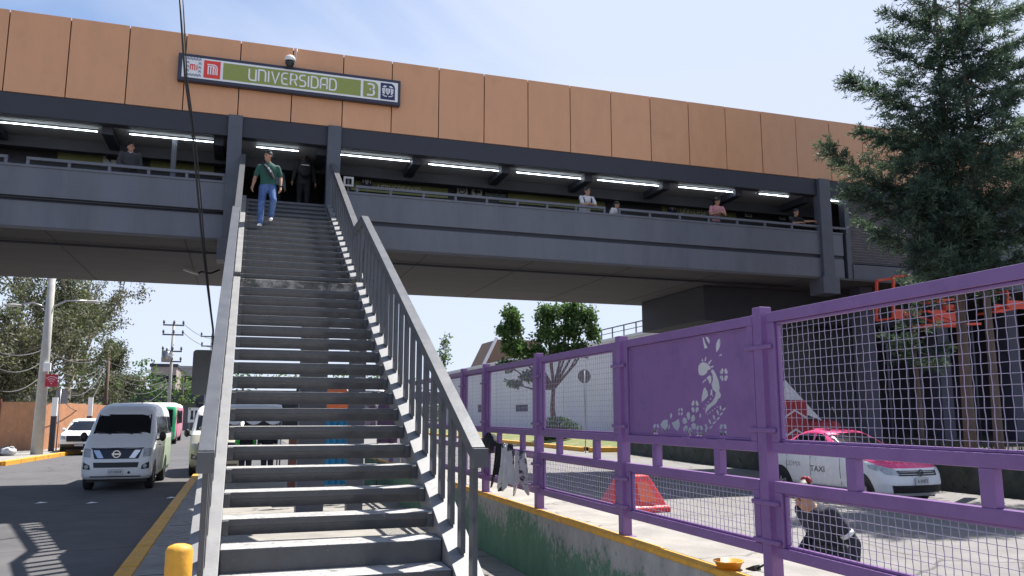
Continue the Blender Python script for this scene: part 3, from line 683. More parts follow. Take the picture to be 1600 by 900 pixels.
#PART2
# ================================================================== VEHICLES (local: nose towards -Y at y = 0, x across, z = 0 at the road)
class Body:
    def __init__(s, rings): s.r = rings          # rings: (z, front y, rear y, half width, corner radius, bow)
    def par(s, z):
        r = s.r
        if z <= r[0][0]: return r[0]
        for a, b in zip(r, r[1:]):
            if z <= b[0]:
                t = (z - a[0]) / max(1e-6, b[0] - a[0]); return tuple(a[i] + (b[i] - a[i]) * t for i in range(6))
        return r[-1]
    def front(s, x, z):
        _, yf, yr, hw, c, bow = s.par(z); x = min(abs(x), hw - 1e-4); k = 0
        if x > hw - c: q = (x - (hw - c)) / c; k = c * (1 - math.sqrt(max(0, 1 - q * q)))
        return yf + bow * (x / hw) ** 2 + k
    def rear(s, x, z):
        _, yf, yr, hw, c, bow = s.par(z); x = min(abs(x), hw - 1e-4); k = 0
        if x > hw - c: q = (x - (hw - c)) / c; k = c * (1 - math.sqrt(max(0, 1 - q * q)))
        return yr - .5 * bow * (x / hw) ** 2 - k
    def side(s, y, z):
        _, yf, yr, hw, c, bow = s.par(z); yf2 = yf + bow; yr2 = yr - .5 * bow; k = 0
        for d in (y - yf2, yr2 - y):
            if d < c: q = min(1, (c - max(0, d)) / c); k = max(k, c * (1 - math.sqrt(max(0, 1 - q * q))))
        return hw - k
    def ring(s, z, n=10):
        _, yf, yr, hw, c, bow = s.par(z); xs = [-hw + 1e-4] + [-hw + c * (1 - math.cos(PI / 2 * i / 4)) for i in range(1, 4)]
        xs += [(-hw + c) * (1 - 2 * i / n) for i in range(n + 1)]; xs += [hw - c * (1 - math.cos(PI / 2 * i / 4)) for i in (3, 2, 1)] + [hw - 1e-4]
        pts = [(x, s.front(x, z), z) for x in xs]
        ya, yb = pts[-1][1], s.rear(hw, z); pts += [(s.side(ya + (yb - ya) * i / 8, z), ya + (yb - ya) * i / 8, z) for i in range(1, 8)]
        pts += [(x, s.rear(x, z), z) for x in reversed(xs)]
        ya2, yb2 = s.rear(hw, z), s.front(hw, z); pts += [(-s.side(ya2 + (yb2 - ya2) * i / 8, z), ya2 + (yb2 - ya2) * i / 8, z) for i in range(1, 8)]
        return pts
    def mesh(s, mats, pick, name, parent, sub=3):
        zs_ = []
        for a, b in zip(s.r, s.r[1:]):
            zs_ += [a[0] + (b[0] - a[0]) * i / sub for i in range(sub)]
        zs_.append(s.r[-1][0]); b = MB(); b.loft([s.ring(z) for z in zs_]); o = b.build(name, mats, parent, world=False)
        for p in o.data.polygons: p.material_index = pick(p.center, p.normal)
        return o
    def patch(s, b, poly, where, off=.006, m=0, th=.02, sgn=1):
        # polygon laid on the body surface; where = front / side / rear
        n = len(poly); c = (sum(p[0] for p in poly) / n, sum(p[1] for p in poly) / n); rings = []
        K = 6; ps = []
        for i in range(n):
            a, q = poly[i], poly[(i + 1) % n]
            for k in range(5): ps.append((a[0] + (q[0] - a[0]) * k / 5, a[1] + (q[1] - a[1]) * k / 5))
        def mp(a, z, o):
            if where == 'front': return (a, s.front(a, z) - o, z)
            if where == 'rear': return (a, s.rear(a, z) + o, z)
            return (sgn * (s.side(a, z) + o), a, z)
        vs = []; fs = []; N_ = len(ps)
        for k in range(K + 1):
            t = k / K
            for p in ps: vs.append(mp(c[0] + (p[0] - c[0]) * t, c[1] + (p[1] - c[1]) * t, off))
        for k in range(K):
            for i in range(N_): fs.append((k * N_ + i, k * N_ + (i + 1) % N_, (k + 1) * N_ + (i + 1) % N_, (k + 1) * N_ + i))
        o0 = len(vs)
        for p in ps: vs.append(mp(p[0], p[1], -th))
        for i in range(N_): fs.append((K * N_ + i, K * N_ + (i + 1) % N_, o0 + (i + 1) % N_, o0 + i))
        b.add(vs, fs, m, False)
def patchobj(body, polys, where, name, m, parent, off=.006, sgns=(1,), recalc=False):
    b = MB()
    for poly in polys:
        for s_ in sgns: body.patch(b, poly, where, off, 0, .02, s_)
    return b.build(name, m, parent, world=False)
def circ(cx, cz, r, n=16, a0=0, a1=360): return [(cx + r * math.cos(math.radians(a0 + (a1 - a0) * i / n)), cz + r * math.sin(math.radians(a0 + (a1 - a0) * i / n))) for i in range(n + (0 if a1 - a0 == 360 else 1))]
def wheel(parent, x, y, r, w, rimmat=STEEL, rr=.62):
    s_ = 1 if x > 0 else -1; b = MB(); prof = [(-w / 2, r * .7), (-w / 2 + .01, r * .93), (-w / 2 + .04, r), (w / 2 - .04, r), (w / 2 - .01, r * .93), (w / 2, r * .7), (w / 2 - .02, r * .6)]
    n = 28; vs = [(x + s_ * a, y + q * math.cos(2 * PI * k / n), r + q * math.sin(2 * PI * k / n)) for a, q in prof for k in range(n)]
    b.add(vs, [(i * n + k, i * n + (k + 1) % n, (i + 1) * n + (k + 1) % n, (i + 1) * n + k) for i in range(len(prof) - 1) for k in range(n)], 0, True)
    o = b.build('wheel', TYRE, parent, world=False); b = MB(); xf = x + s_ * (w / 2 - .03)
    b.tube([(xf - s_ * .03, y, r), (xf, y, r)], r * rr, 24); b.build('rim', STEEL if rimmat is None else rimmat, o, world=False); b = MB()
    for k in range(5):
        a = 2 * PI * k / 5 + .3; b.bar((xf + s_ * .006, y + .05 * r * math.cos(a), r + .05 * r * math.sin(a)), (xf + s_ * .006, y + r * rr * .95 * math.cos(a), r + r * rr * .95 * math.sin(a)), .02, .16 * r, up=(math.cos(a + PI / 2) * 0, -math.sin(a), math.cos(a)))
    b.tube([(xf, y, r), (xf + s_ * .02, y, r)], r * .16, 12); b.build('hub', CHROME, o, world=False)
    return o
LAMP = mat('headlamp_glass', (.38, .40, .42), .12, var=.3, scale=12, spec=.6)
PLATE = mat('plate_pale', (.55, .53, .52), .5, var=.1)
LETT = mat('plate_letters', (.06, .06, .08), .5)
def plate(t, x, y, z, txt, w=.36, h=.15):
    b = MB(); b.box(x - w / 2, x + w / 2, y - .012, y + .01, z - h / 2, z + h / 2); p = b.build('number_plate', PLATE, t, world=False)
    text_poly(txt, h * .62, LETT, 'plate_letters', p, (x - w * .4, y - .0125, z - h * .22), (1, 0, 0), (0, 0, 1), (0, -1, 0), .003, width=w * .8, world=False)
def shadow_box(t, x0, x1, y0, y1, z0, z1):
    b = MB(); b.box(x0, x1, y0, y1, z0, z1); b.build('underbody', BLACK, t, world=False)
def mirrors(t, body, y, z, m=BLACK, w=.17, h=.24, out=.13, sgns=(-1, 1)):
    for s_ in sgns:
        x = s_ * (body.side(y, z) + out); b = MB(); b.ell((x, y, z), (w / 2, .06, h / 2)); b.bar((x, y + .02, z - h * .2), (s_ * (body.side(y, z) - .02), y + .05, z - h * .35), .04, .05); b.build('mirror', m, t, world=False)
# ---------------- white high roof van
def hi_van(name, label, loc, rz, paint, lower, pick, kind=0):
    t = thing(name, label, 'van', loc, rz)
    B = Body([(.30, .10, 5.1, .78, .18, .05), (.38, .02, 5.18, .83, .2, .06), (.60, .0, 5.2, .845, .2, .06), (.78, .02, 5.2, .85, .2, .07), (1.05, .10, 5.2, .85, .2, .08), (1.10, .15, 5.2, .848, .2, .09),
      (1.26, .36, 5.2, .845, .2, .10), (1.42, .60, 5.2, .835, .2, .12), (1.70, .86, 5.19, .79, .2, .12), (1.98, 1.12, 5.17, .735, .2, .12), (2.06, 1.20, 5.16, .715, .2, .13), (2.18, 1.42, 5.1, .65, .2, .15), (2.26, 1.72, 5.0, .54, .2, .16), (2.285, 2.1, 4.8, .36, .2, .16)])
    B.mesh([paint, lower], pick, 'body', t)
    patchobj(B, [[(-.70, 1.45), (.70, 1.45), (.655, 1.96), (-.655, 1.96)]], 'front', 'windscreen', GLASS, t, .008)
    sw = [[(1.15, 1.45), (1.75, 1.40), (1.75, 1.90), (1.38, 1.90)], [(1.85, 1.40), (2.85, 1.40), (2.85, 1.90), (1.85, 1.90)], [(2.95, 1.40), (3.95, 1.40), (3.95, 1.90), (2.95, 1.90)], [(4.05, 1.40), (5.0, 1.40), (5.0, 1.88), (4.05, 1.90)]]
    for q in sw:
        for s_ in (-1, 1): patchobj(B, [q], 'side', 'window', GLASS, t, .006, (s_,))
    patchobj(B, [[(-.52, .82), (.52, .82), (.60, 1.075), (-.60, 1.075)]], 'front', 'grille', mat('grille_navy', (.012, .016, .035), .35), t, .010)
    for s_ in (-1, 1):
        patchobj(B, [[(s_ * .62, .86), (s_ * .80, .88), (s_ * .82, 1.09), (s_ * .63, 1.07)]], 'front', 'headlight', LAMP, t, .014)
        patchobj(B, [[(s_ * .60, .55), (s_ * .79, .57), (s_ * .78, .74), (s_ * .62, .66)]], 'front', 'fog_lamp_recess', BLACK, t, .008)
        b = MB(); y = B.front(s_ * .69, .63) - .03; b.tube([(s_ * .69, y, .63), (s_ * .69, y + .03, .63)], .05, 12); b.build('fog_lamp', LAMP, t, world=False)
        if kind == 0: patchobj(B, [[(s_ * .30, .84), (s_ * .44, .84), (s_ * .58, 1.06), (s_ * .43, 1.06)]], 'front', 'grille_trim', CHROME, t, .022)
    patchobj(B, [[(-.52, .60), (.52, .60), (.54, .73), (-.54, .73)]], 'front', 'air_intake', BLACK, t, .008)
    if kind == 0:
        patchobj(B, [[(-.62, 1.075), (.62, 1.075), (.63, 1.10), (-.63, 1.10)]], 'front', 'chrome_strip', CHROME, t, .018)
        b = MB(); y = B.front(0, .94) - .04; f2 = lambda u, v, q: (u, y - q, .94 + v); b.ribbon(arc(0, 0, .085, 0, 360, 18), .028, f2, 0, .02); b.prism([(-.11, -.022), (.11, -.022), (.11, .022), (-.11, .022)], f2, .001, .024); b.build('badge', CHROME, t, world=False)
        b = MB(); y = B.front(.32, .47); b.tube([(.32, y - .01, .47), (.32, y + .01, .47)], .035, 12); b.build('tow_cap', BLACK, t, world=False)
    patchobj(B, [[(-.6, .355), (.6, .355), (.6, .385), (-.6, .385)]], 'front', 'bumper_gap', BLACK, t, .004)
    plate(t, 0, B.front(0, .48) - .02, .49, 'LP-2834')
    for s_ in (-1, 1):
        patchobj(B, [circ(.82, .36, .40, 14, 0, 180)], 'side', 'wheel_arch', BLACK, t, .004, (s_,)); patchobj(B, [circ(3.55, .36, .40, 14, 0, 180)], 'side', 'wheel_arch', BLACK, t, .004, (s_,))
        for y in (.82, 3.55): wheel(t, s_ * .74, y, .33, .22)
        b = MB(); b.bar((s_ * (B.side(1.6, 1.1) + .01), 1.62, 1.12), (s_ * (B.side(1.8, 1.1) + .01), 1.80, 1.12), .03, .035); b.build('door_handle', BLACK, t, world=False)
        for y in (1.80, 2.90):
            b = MB()
            for z in (.45, .9): b.bar((s_ * (B.side(y, z) + .001), y, z), (s_ * (B.side(y, z + .451) + .001), y, z + .451), .012, .01, up=(1, 0, 0))
            b.build('door_seam', BLACK, t, world=False)
    mirrors(t, B, 1.05, 1.36, BLACK, .18, .26, .14)
    b = MB()
    for x in (-.25, .28): b.bar((x, B.front(x, 1.44) - .02, 1.44), (x - .40, B.front(x - .4, 1.50) - .018, 1.50), .012, .02)
    b.build('wiper', BLACK, t, world=False); shadow_box(t, -.72, .72, .3, 4.9, .22, .34)
    return t, B
p = at(179, 767, Z=ROAD)
GREENREF = mat('van_green_reflection', (.40, .50, .36), .3, var=.12, scale=2)  # reflection of the green bus, painted on the van's lower sides
hi_van('passenger_van', 'white high roof passenger van with chrome grille driving towards the stairs', (p.x, p.y - .15, ROAD), math.radians(-1), VANW, GREENREF,
       lambda c, n: 1 if (abs(n.x) > .6 and c.y > 1.9 and c.z < 1.25) else 0, 0)
t, B = hi_van('parked_minibus', 'silver and white minibus parked just left of the stair railing', (-.62, 27.9, ROAD), math.radians(1), WHITE, mat('minibus_silver', (.40, .385, .32), .35, metal=.3, var=.06),
       lambda c, n: 1 if c.z < 1.30 else 0, 1)
text_poly('CENTRO', .14, WHITE, 'route_lettering', t, (-.60, B.front(-.5, 1.5) - .028, 1.48), (1, 0, 0), (0, .35, .93), (0, -.9, .35), .003, width=.75, world=False)
# ---------------- buses on the left road
def bus(label, loc, rz, L, side, front, roof, lower, lab2):
    t = thing('city_bus', label, 'bus', loc, rz, 'buses on the left road')
    B = Body([(.35, .05, L - .05, 1.12, .2, .05), (.5, .0, L, 1.16, .2, .06), (1.2, .0, L, 1.18, .2, .08), (2.4, .12, L - .02, 1.16, .2, .08), (2.62, .25, L - .06, 1.10, .2, .08), (2.74, .45, L - .3, .95, .2, .08)])
    B.mesh([side, front, roof], lambda c, n: 2 if c.z > 2.45 else (1 if n.y < -.5 else 0), 'body', t)
    patchobj(B, [[(-.95, 1.15), (.95, 1.15), (.93, 2.3), (-.93, 2.3)]], 'front', 'windscreen', GLASS, t)
    for s_ in (-1, 1):
        n = int((L - 1.6) / 1.3)
        for k in range(n): y = .9 + k * 1.3; patchobj(B, [[(y, 1.35), (y + 1.2, 1.35), (y + 1.2, 2.25), (y, 2.25)]], 'side', 'window', GLASS, t, .006, (s_,))
        patchobj(B, [[(s_ * .72, .62), (s_ * 1.02, .62), (s_ * 1.02, .82), (s_ * .72, .82)]], 'front', 'headlight', LAMP, t, .01)
        for y in (1.9, L - 2.2):
            patchobj(B, [circ(y, .45, .52, 14, 0, 180)], 'side', 'wheel_arch', BLACK, t, .004, (s_,)); wheel(t, s_ * 1.05, y, .45, .26)
    b = MB(); b.box(-1.0, 1.0, .3, L - .3, .25, .38); b.build('underbody', BLACK, t, world=False)
    mirrors(t, B, .25, 2.0, BLACK, .2, .4, .18)
    return t
PINK = mat('bus_pink', (.55, .13, .24), .4, var=.45, scale=1.6, col2=(.62, .36, .40), thr=.52, soft=.05, nscale=1.1)
BGRN = mat('bus_green', (.05, .50, .20), .35, var=.08); LGRN = mat('bus_pale_green', (.25, .62, .42), .4, var=.08)
bus('bus with green front, pink side and white roof behind the white van', (-5.15, 58.5, ROAD), math.radians(1.5), 11.5, PINK, BGRN, WHITE, None, '')
0 and bus('pale green bus with only its roof showing above the white van', (-8.0, 50.5, ROAD), math.radians(2), 9, LGRN, LGRN, LGRN, None, '')
# ---------------- white utility vehicle by the orange hoarding
t = thing('white_pickup', 'white sport utility car with dark bumper parked by the orange hoarding', 'car', (-7.35, 44.6, ROAD), math.radians(2))
B = Body([(.32, .12, 4.5, .78, .2, .08), (.45, .02, 4.6, .86, .2, .10), (.75, .0, 4.62, .89, .2, .12), (.95, .06, 4.62, .89, .2, .12), (1.05, .25, 4.62, .88, .2, .14), (1.14, 1.05, 4.6, .84, .2, .1), (1.5, 1.6, 4.45, .72, .2, .1), (1.70, 1.95, 4.3, .62, .2, .1), (1.76, 2.3, 4.0, .45, .2, .1)])
B.mesh([WHITE, BLACK], lambda c, n: 1 if c.z < .52 else 0, 'body', t)
patchobj(B, [[(-.72, 1.17), (.72, 1.17), (.60, 1.64), (-.60, 1.64)]], 'front', 'windscreen', GLASS, t)
patchobj(B, [[(-.55, .66), (.55, .66), (.58, .95), (-.58, .95)]], 'front', 'grille', BLACK, t, .01)
for s_ in (-1, 1):
    patchobj(B, [[(s_ * .60, .76), (s_ * .84, .78), (s_ * .84, .97), (s_ * .62, .95)]], 'front', 'headlight', LAMP, t, .012)
    patchobj(B, [[(1.75, 1.17), (2.6, 1.17), (2.6, 1.6), (2.0, 1.6)], [(2.7, 1.17), (4.0, 1.17), (3.9, 1.6), (2.7, 1.6)]], 'side', 'window', GLASS, t, .006, (s_,))
    for y in (.85, 3.6): patchobj(B, [circ(y, .38, .42, 14, 0, 180)], 'side', 'wheel_arch', BLACK, t, .004, (s_,)); wheel(t, s_ * .78, y, .36, .22)
plate(t, 0, B.front(0, .52) - .02, .52, 'NRX-71', .36, .14); mirrors(t, B, 1.45, 1.22, WHITE, .2, .16, .1); shadow_box(t, -.7, .7, .3, 4.3, .24, .36)
# ---------------- pink and white taxi
fw = at(1352, 789, Z=ROAD); rwp = at(1220, 771, Z=ROAD)
d = Vector((fw.x - rwp.x, fw.y - rwp.y)); print('TAXI wheelbase', d.length, fw, rwp)
ang = math.atan2(d.y, d.x) + PI / 2                              # local -Y points along d
TP = mat('taxi_pink', (.80, .085, .24), .25, var=.04, spec=.5); TW = mat('taxi_white', (.76, .76, .77), .25, var=.03)
cA, sA = math.cos(ang), math.sin(ang)
def l2w(x, y): return Vector((cA * x - sA * y, sA * x + cA * y, 0))
fwl = Vector((-.77, .83, 0)); o_ = Vector((fw.x, fw.y, 0)) - l2w(-.77, .83)
tx = thing('taxi', 'pink and white taxi sedan driving on the avenue behind the purple fence', 'taxi', (o_.x, o_.y, ROAD), ang)
L_ = 4.38
B = Body([(.20, .16, L_ - .15, .74, .22, .10), (.28, .03, L_ - .03, .80, .25, .14), (.45, .0, L_, .84, .25, .16), (.62, .02, L_ - .01, .85, .25, .18), (.74, .08, L_ - .02, .85, .25, .20), (.82, .22, L_ - .03, .845, .24, .22),
  (.88, .52, L_ - .04, .835, .22, .22), (.96, 1.02, L_ - .07, .82, .2, .18), (1.00, 1.16, L_ - .62, .80, .2, .14), (1.14, 1.42, L_ - .92, .745, .2, .12), (1.30, 1.74, L_ - 1.25, .665, .2, .12), (1.40, 2.0, L_ - 1.50, .60, .2, .10), (1.445, 2.22, L_ - 1.72, .52, .2, .08), (1.467, 2.5, L_ - 2.0, .36, .2, .05)])
def pick(c, n):
    if c.z > 1.3: return 0
    if c.z > .985: return 0
    if n.z > .55: return 0 if abs(c.x) < .74 else 1
    if c.z > .90 and 1.2 < c.y: return 0
    return 1
B.mesh([TP, TW], pick, 'body', tx, 4)
patchobj(B, [[(-.72, 1.02), (.72, 1.02), (.58, 1.385), (-.58, 1.385)]], 'front', 'windscreen', GLASS, tx, .008)
patchobj(B, [[(-.66, 1.04), (.66, 1.04), (.54, 1.36), (-.54, 1.36)]], 'rear', 'rear_window', GLASS, tx, .008)
for s_ in (-1, 1):
    for q in ([(1.62, 1.02), (2.28, 1.02), (2.28, 1.37), (2.08, 1.36)], [(2.36, 1.02), (3.02, 1.02), (2.92, 1.34), (2.36, 1.37)]): patchobj(B, [q], 'side', 'window', GLASS, tx, .006, (s_,))
    patchobj(B, [[(s_ * .50, .62), (s_ * .74, .63), (s_ * .83, .77), (s_ * .80, .81), (s_ * .54, .72)]], 'front', 'headlight', LAMP, tx, .012)
    patchobj(B, [[(.2, .64), (.52, .74), (.58, .80), (.30, .78)]], 'side', 'headlight', LAMP, tx, .012, (s_,))
    for y in (.83, 3.38): patchobj(B, [circ(y, .28, .38, 16, 0, 180)], 'side', 'wheel_arch', BLACK, tx, .005, (s_,)); wheel(tx, s_ * .75, y, .30, .2, rr=.66)
    for y in (1.38, 2.32, 3.14):
        b = MB()
        for z in (.34, .52, .70, .84): b.bar((s_ * (B.side(y, z) + .002), y, z), (s_ * (B.side(y, z + .181) + .002), y, z + .181), .010, .008, up=(1, 0, 0))
        b.build('door_seam', BLACK, tx, world=False)
    for y in (2.12, 2.98):
        b = MB(); b.bar((s_ * (B.side(y, .84) + .012), y, .84), (s_ * (B.side(y + .16, .84) + .012), y + .16, .84), .03, .03); b.build('door_handle', TW, tx, world=False)
    b = MB(); b.box(s_ * .835 if s_ > 0 else -.87, .87 if s_ > 0 else -.835, 1.2, 3.0, .22, .30); b.build('sill', BLACK, tx, world=False)
patchobj(B, [[(-.50, .60), (.50, .60), (.54, .70), (-.54, .70)]], 'front', 'grille', BLACK, tx, .010)
b = MB()
for z in (.63, .675): b.tube([(-.5 + .1 * k, B.front(-.5 + .1 * k, z) - .018, z) for k in range(11)], .007, 6)
b.build('grille_trim', CHROME, tx, world=False)
patchobj(B, [[(-.62, .27), (.62, .27), (.66, .42), (-.66, .42)]], 'front', 'air_intake', BLACK, tx, .010)
b = MB(); y = B.front(0, .655) - .03; f2 = lambda u, v, q: (u, y - q, .655 + v)
b.ribbon(arc(0, 0, .062, 0, 360, 18), .012, f2, 0, .014); b.ribbon([(-.045, .03), (-.018, -.05), (0, 0), (.018, -.05), (.045, .03)], .014, f2, .001, .012); b.ribbon([(-.02, .05), (0, .0), (.02, .05)], .012, f2, .0015, .012); b.build('badge', CHROME, tx, world=False)
plate(tx, 0, B.front(0, .47) - .03, .50, 'A-41872', .34, .15); mirrors(tx, B, 1.58, 1.02, TW, .2, .14, .10); shadow_box(tx, -.68, .68, .3, 4.1, .17, .26)
b = MB(); b.tube([(.0, 2.15, 1.46), (.0, 2.45, 1.95)], .006, 6); b.build('aerial', BLACK, tx, world=False)
def sidetext(txt, y, z, size, w, m):
    x = -(B.side(y, z) + .007); text_poly(txt, size, m, 'side_lettering', tx, (x, y, z), (0, -1, 0), (.05, 0, 1), (-1, 0, .0), .003, width=w, world=False)
tx.scale = (1.03, 1.03, 1.10); sidetext('TAXI', 2.32, .58, .17, .46, BLACK); sidetext('CDMX', 3.16, .66, .15, .52, mat('faded_letters', (.35, .34, .36), .5))
# ================================================================== PEOPLE (local: facing -Y, feet at z = 0)
SKIN = mat('skin', (.40, .215, .14), .5, var=.08, scale=20, spec=.4); HAIR = mat('hair_black', (.012, .010, .010), .55, var=.3, scale=60)
def cloth(name, c, **k): return mat('cloth_' + name, c, .85, var=.22, scale=14, bump=.4, bscale=26, **k)
def remesh(b, name, m, parent, voxel=.014, smooth=2, mats=None):
    o = b.build(name, m if not isinstance(m, list) else m, None, world=False)
    r = o.modifiers.new('r', 'REMESH'); r.mode = 'VOXEL'; r.voxel_size = voxel; r.use_smooth_shade = True
    if smooth: q = o.modifiers.new('s', 'SMOOTH'); q.iterations = smooth; q.factor = .5
    dg = bpy.context.evaluated_depsgraph_get(); me = bpy.data.meshes.new_from_object(o.evaluated_get(dg)); old = o.data
    o.modifiers.clear(); o.data = me; bpy.data.meshes.remove(old); me.materials.clear()
    for q in (m if isinstance(m, list) else [m]): me.materials.append(q)
    for p in me.polygons: p.use_smooth = True; p.material_index = 0
    o.parent = parent; return o
def V3(*a): return Vector(a)
def limb(b, pts, rs, n=12):
    pts = [Vector(p) for p in pts]; b.tube(pts, rs, n)
    for p, r in zip(pts, rs):
        r = r if not isinstance(r, tuple) else r[0]; b.ell(p, (r, r, r), 10, 7)
def torso(b, J, g=0.0, low=True):
    pel, wst, ch, nk = J['pelvis'], J['waist'], J['chest'], J['neck']; sh = (J['shL'] - J['shR']).normalized()
    def ring(c, w, d, up):
        up = up.normalized(); x = (sh - up * sh.dot(up)).normalized(); y = up.cross(x); return [c + x * (w * math.cos(2 * PI * k / 18)) + y * (d * math.sin(2 * PI * k / 18)) for k in range(18)]
    ax1 = wst - pel; ax2 = ch - wst; ax3 = nk - ch
    R_ = []
    if low: R_ += [ring(pel - ax1 * .45, .145 + g, .10 + g, ax1), ring(pel, .165 + g, .115 + g, ax1)]
    else: R_ += [ring(pel, .158 + g, .112 + g, ax1)]
    R_ += [ring(wst, .148 + g, .10 + g, ax1 + ax2), ring(wst.lerp(ch, .55), .165 + g, .112 + g, ax2), ring(ch, .185 + g, .118 + g, ax2), ring(ch.lerp(nk, .45), .17 + g, .10 + g, ax3), ring(ch.lerp(nk, .8), .11 + g, .075 + g, ax3), ring(nk, .055 + g, .055 + g, ax3)]
    b.loft(R_)
    for k in ('shL', 'shR'): b.ell(J[k].lerp(ch, .18), (.060 + g, .058 + g, .056 + g))
def hand(b, wrist, d, palm, curl=.6, s=1.0, thumb=1):
    d = d.normalized(); palm = (palm - d * palm.dot(d)).normalized(); sd = d.cross(palm) * thumb
    c = wrist + d * .045 * s
    b.tube([wrist - d * .01, wrist + d * .03 * s, wrist + d * .085 * s], [(.026 * s, .019 * s), (.038 * s, .017 * s), (.040 * s, .014 * s)] if False else [.026 * s, .031 * s, .028 * s], 10)
    for i, (o, l) in enumerate(((.030, .068), (.010, .078), (-.010, .072), (-.029, .056))):
        p = wrist + d * .085 * s + sd * o * s; a = d; pts = [p - d * .02 * s]
        for k in range(3):
            ang_ = curl * (k + .6) * .75; a = d * math.cos(ang_) + palm * math.sin(ang_); pts.append(pts[-1] + a * (l * s * (.42, .33, .25)[k] + (.02 * s if k == 0 else 0)))
        b.tube(pts, [.0098 * s, .0095 * s, .0088 * s, .0075 * s], 8); b.ell(pts[-1], (.0076 * s,) * 3, 6, 4)
    p = wrist + d * .03 * s + sd * .026 * s; q = p + (d * .6 + sd * .75 + palm * .2).normalized() * .036 * s; r = q + (d * .85 + palm * .45).normalized() * .034 * s
    b.tube([p, q, r], [.013 * s, .0105 * s, .0085 * s], 8); b.ell(r, (.0085 * s,) * 3, 6, 4)
def person(label, loc, rz, J, top=None, sleeves='short', trousers=None, shoes=None, hair='short', detail=.014, group=None, skin=SKIN, hands=True, scale=1.0, eyes=True):
    t = thing('person', label, 'person', loc, rz, group); t.scale = (scale,) * 3
    D = dict(pelvis=V3(0, 0, .93), waist=V3(0, -.005, 1.08), chest=V3(0, 0, 1.30), neck=V3(0, .01, 1.47), head=V3(0, -.02, 1.60), face=V3(0, -1, 0), shL=V3(.185, .01, 1.375), shR=V3(-.185, .01, 1.375),
        elL=V3(.25, .04, 1.12), elR=V3(-.25, .04, 1.12), wrL=V3(.26, -.06, .88), wrR=V3(-.26, -.06, .88), hipL=V3(.09, 0, .90), hipR=V3(-.09, 0, .90), knL=V3(.10, -.02, .49), knR=V3(-.10, -.02, .49), anL=V3(.10, .02, .08), anR=V3(-.10, .02, .08))
    D.update({k: (v if isinstance(v, Vector) else Vector(v)) for k, v in J.items()}); J = D
    f = J['face'].normalized(); hd = J['head']; up = (hd - J['neck']).normalized(); up = (up * .6 + V3(0, 0, 1)).normalized(); up = (up - f * up.dot(f)).normalized(); sx_ = f.cross(up)
    M = Matrix((sx_, -f, up)).transposed()
    b = MB(); torso(b, J); b.tube([J['neck'] - V3(0, 0, .05), hd - up * .05], [.058, .052], 12)
    b.ell(hd + up * .02 - f * .012, (.074, .095, .098), 18, 12, 0, M); b.ell(hd - up * .055 + f * .028, (.055, .060, .062), 14, 9, 0, M); b.ell(hd - up * .092 + f * .055, (.028, .026, .022), 10, 7, 0, M)
    b.tube([hd + up * .022 + f * .088, hd - up * .018 + f * .108, hd - up * .028 + f * .09], [.010, .015, .012], 8)            # nose
    b.ell(hd - up * .052 + f * .083, (.024, .012, .010), 8, 6, 0, M)                                                            # lips
    b.ell(hd + up * .034 + f * .074, (.050, .016, .010), 10, 6, 0, M)                                                           # brow
    for s_ in (-1, 1): b.ell(hd + sx_ * .076 * s_ - f * .005 - up * .005, (.012, .024, .033), 8, 6, 0, M)
    for s_, k in ((1, 'L'), (-1, 'R')):
        limb(b, [J['sh' + k], J['sh' + k].lerp(J['el' + k], .5), J['el' + k]], [.052, .047, .039]); limb(b, [J['el' + k], J['el' + k].lerp(J['wr' + k], .35), J['wr' + k]], [.039, .040, .026])
        if hands: dd = J.get('hd' + k) or (J['wr' + k] - J['el' + k]); pm = J.get('pm' + k) or V3(-s_, 0, 0); hand(b, J['wr' + k], dd, pm, J.get('curl', .7) if not isinstance(J.get('curl'), Vector) else .7, 1.0, J.get('th' + k, Vector((s_, 0, 0))).x)
        limb(b, [J['hip' + k], J['hip' + k].lerp(J['kn' + k], .5), J['kn' + k]], [.085, .072, .053]); limb(b, [J['kn' + k], J['kn' + k].lerp(J['an' + k], .35), J['an' + k]], [.053, .055, .036])
        b.tube([J['an' + k] + V3(0, .04, -.04), J['an' + k] + V3(0, -.14, -.05)], [.04, .03], 8)
    remesh(b, 'body', skin, t, detail)
    if top:
        b = MB(); torso(b, J, .014, False)
        for k in ('L', 'R'):
            e, w = J['el' + k], J['wr' + k]; s0 = J['sh' + k]
            if sleeves == 'short': limb(b, [s0, s0.lerp(e, .72)], [.060, .060])
            else: limb(b, [s0, s0.lerp(e, .5), e], [.070, .062, .055]); limb(b, [e, e.lerp(w, .5), e.lerp(w, .93)], [.055, .05, .042])
        remesh(b, 'shirt' if sleeves == 'short' else 'jacket', top, t, detail)
    if trousers:
        b = MB(); pel = J['pelvis']; ax = J['waist'] - pel
        b.ell(pel + ax * .1, (.172, .125, .12)); b.ell(pel - ax * .35, (.165, .125, .11))
        for k in ('L', 'R'): limb(b, [J['hip' + k], J['hip' + k].lerp(J['kn' + k], .5), J['kn' + k]], [.098, .086, .070]); limb(b, [J['kn' + k], J['kn' + k].lerp(J['an' + k], .5), J['kn' + k].lerp(J['an' + k], .97)], [.070, .066, .062])
        remesh(b, 'trousers', trousers, t, detail)
    if shoes:
        for s_, k in ((1, 'L'), (-1, 'R')):
            a = J['an' + k]; td = (J.get('toe' + k) - a).normalized() if J.get('toe' + k) else V3(.12 * s_, -1, -.12).normalized()
            b = MB(); b.tube([a - td * .06 + V3(0, 0, -.035), a + td * .06 + V3(0, 0, -.04), a + td * .15 + V3(0, 0, -.045)], [.042, .046, .036], 10); b.ell(a + td * .16 + V3(0, 0, -.045), (.04, .05, .03)); b.ell(a + V3(0, 0, -.01), (.05, .055, .045)); remesh(b, 'shoe', shoes, t, max(.012, detail))
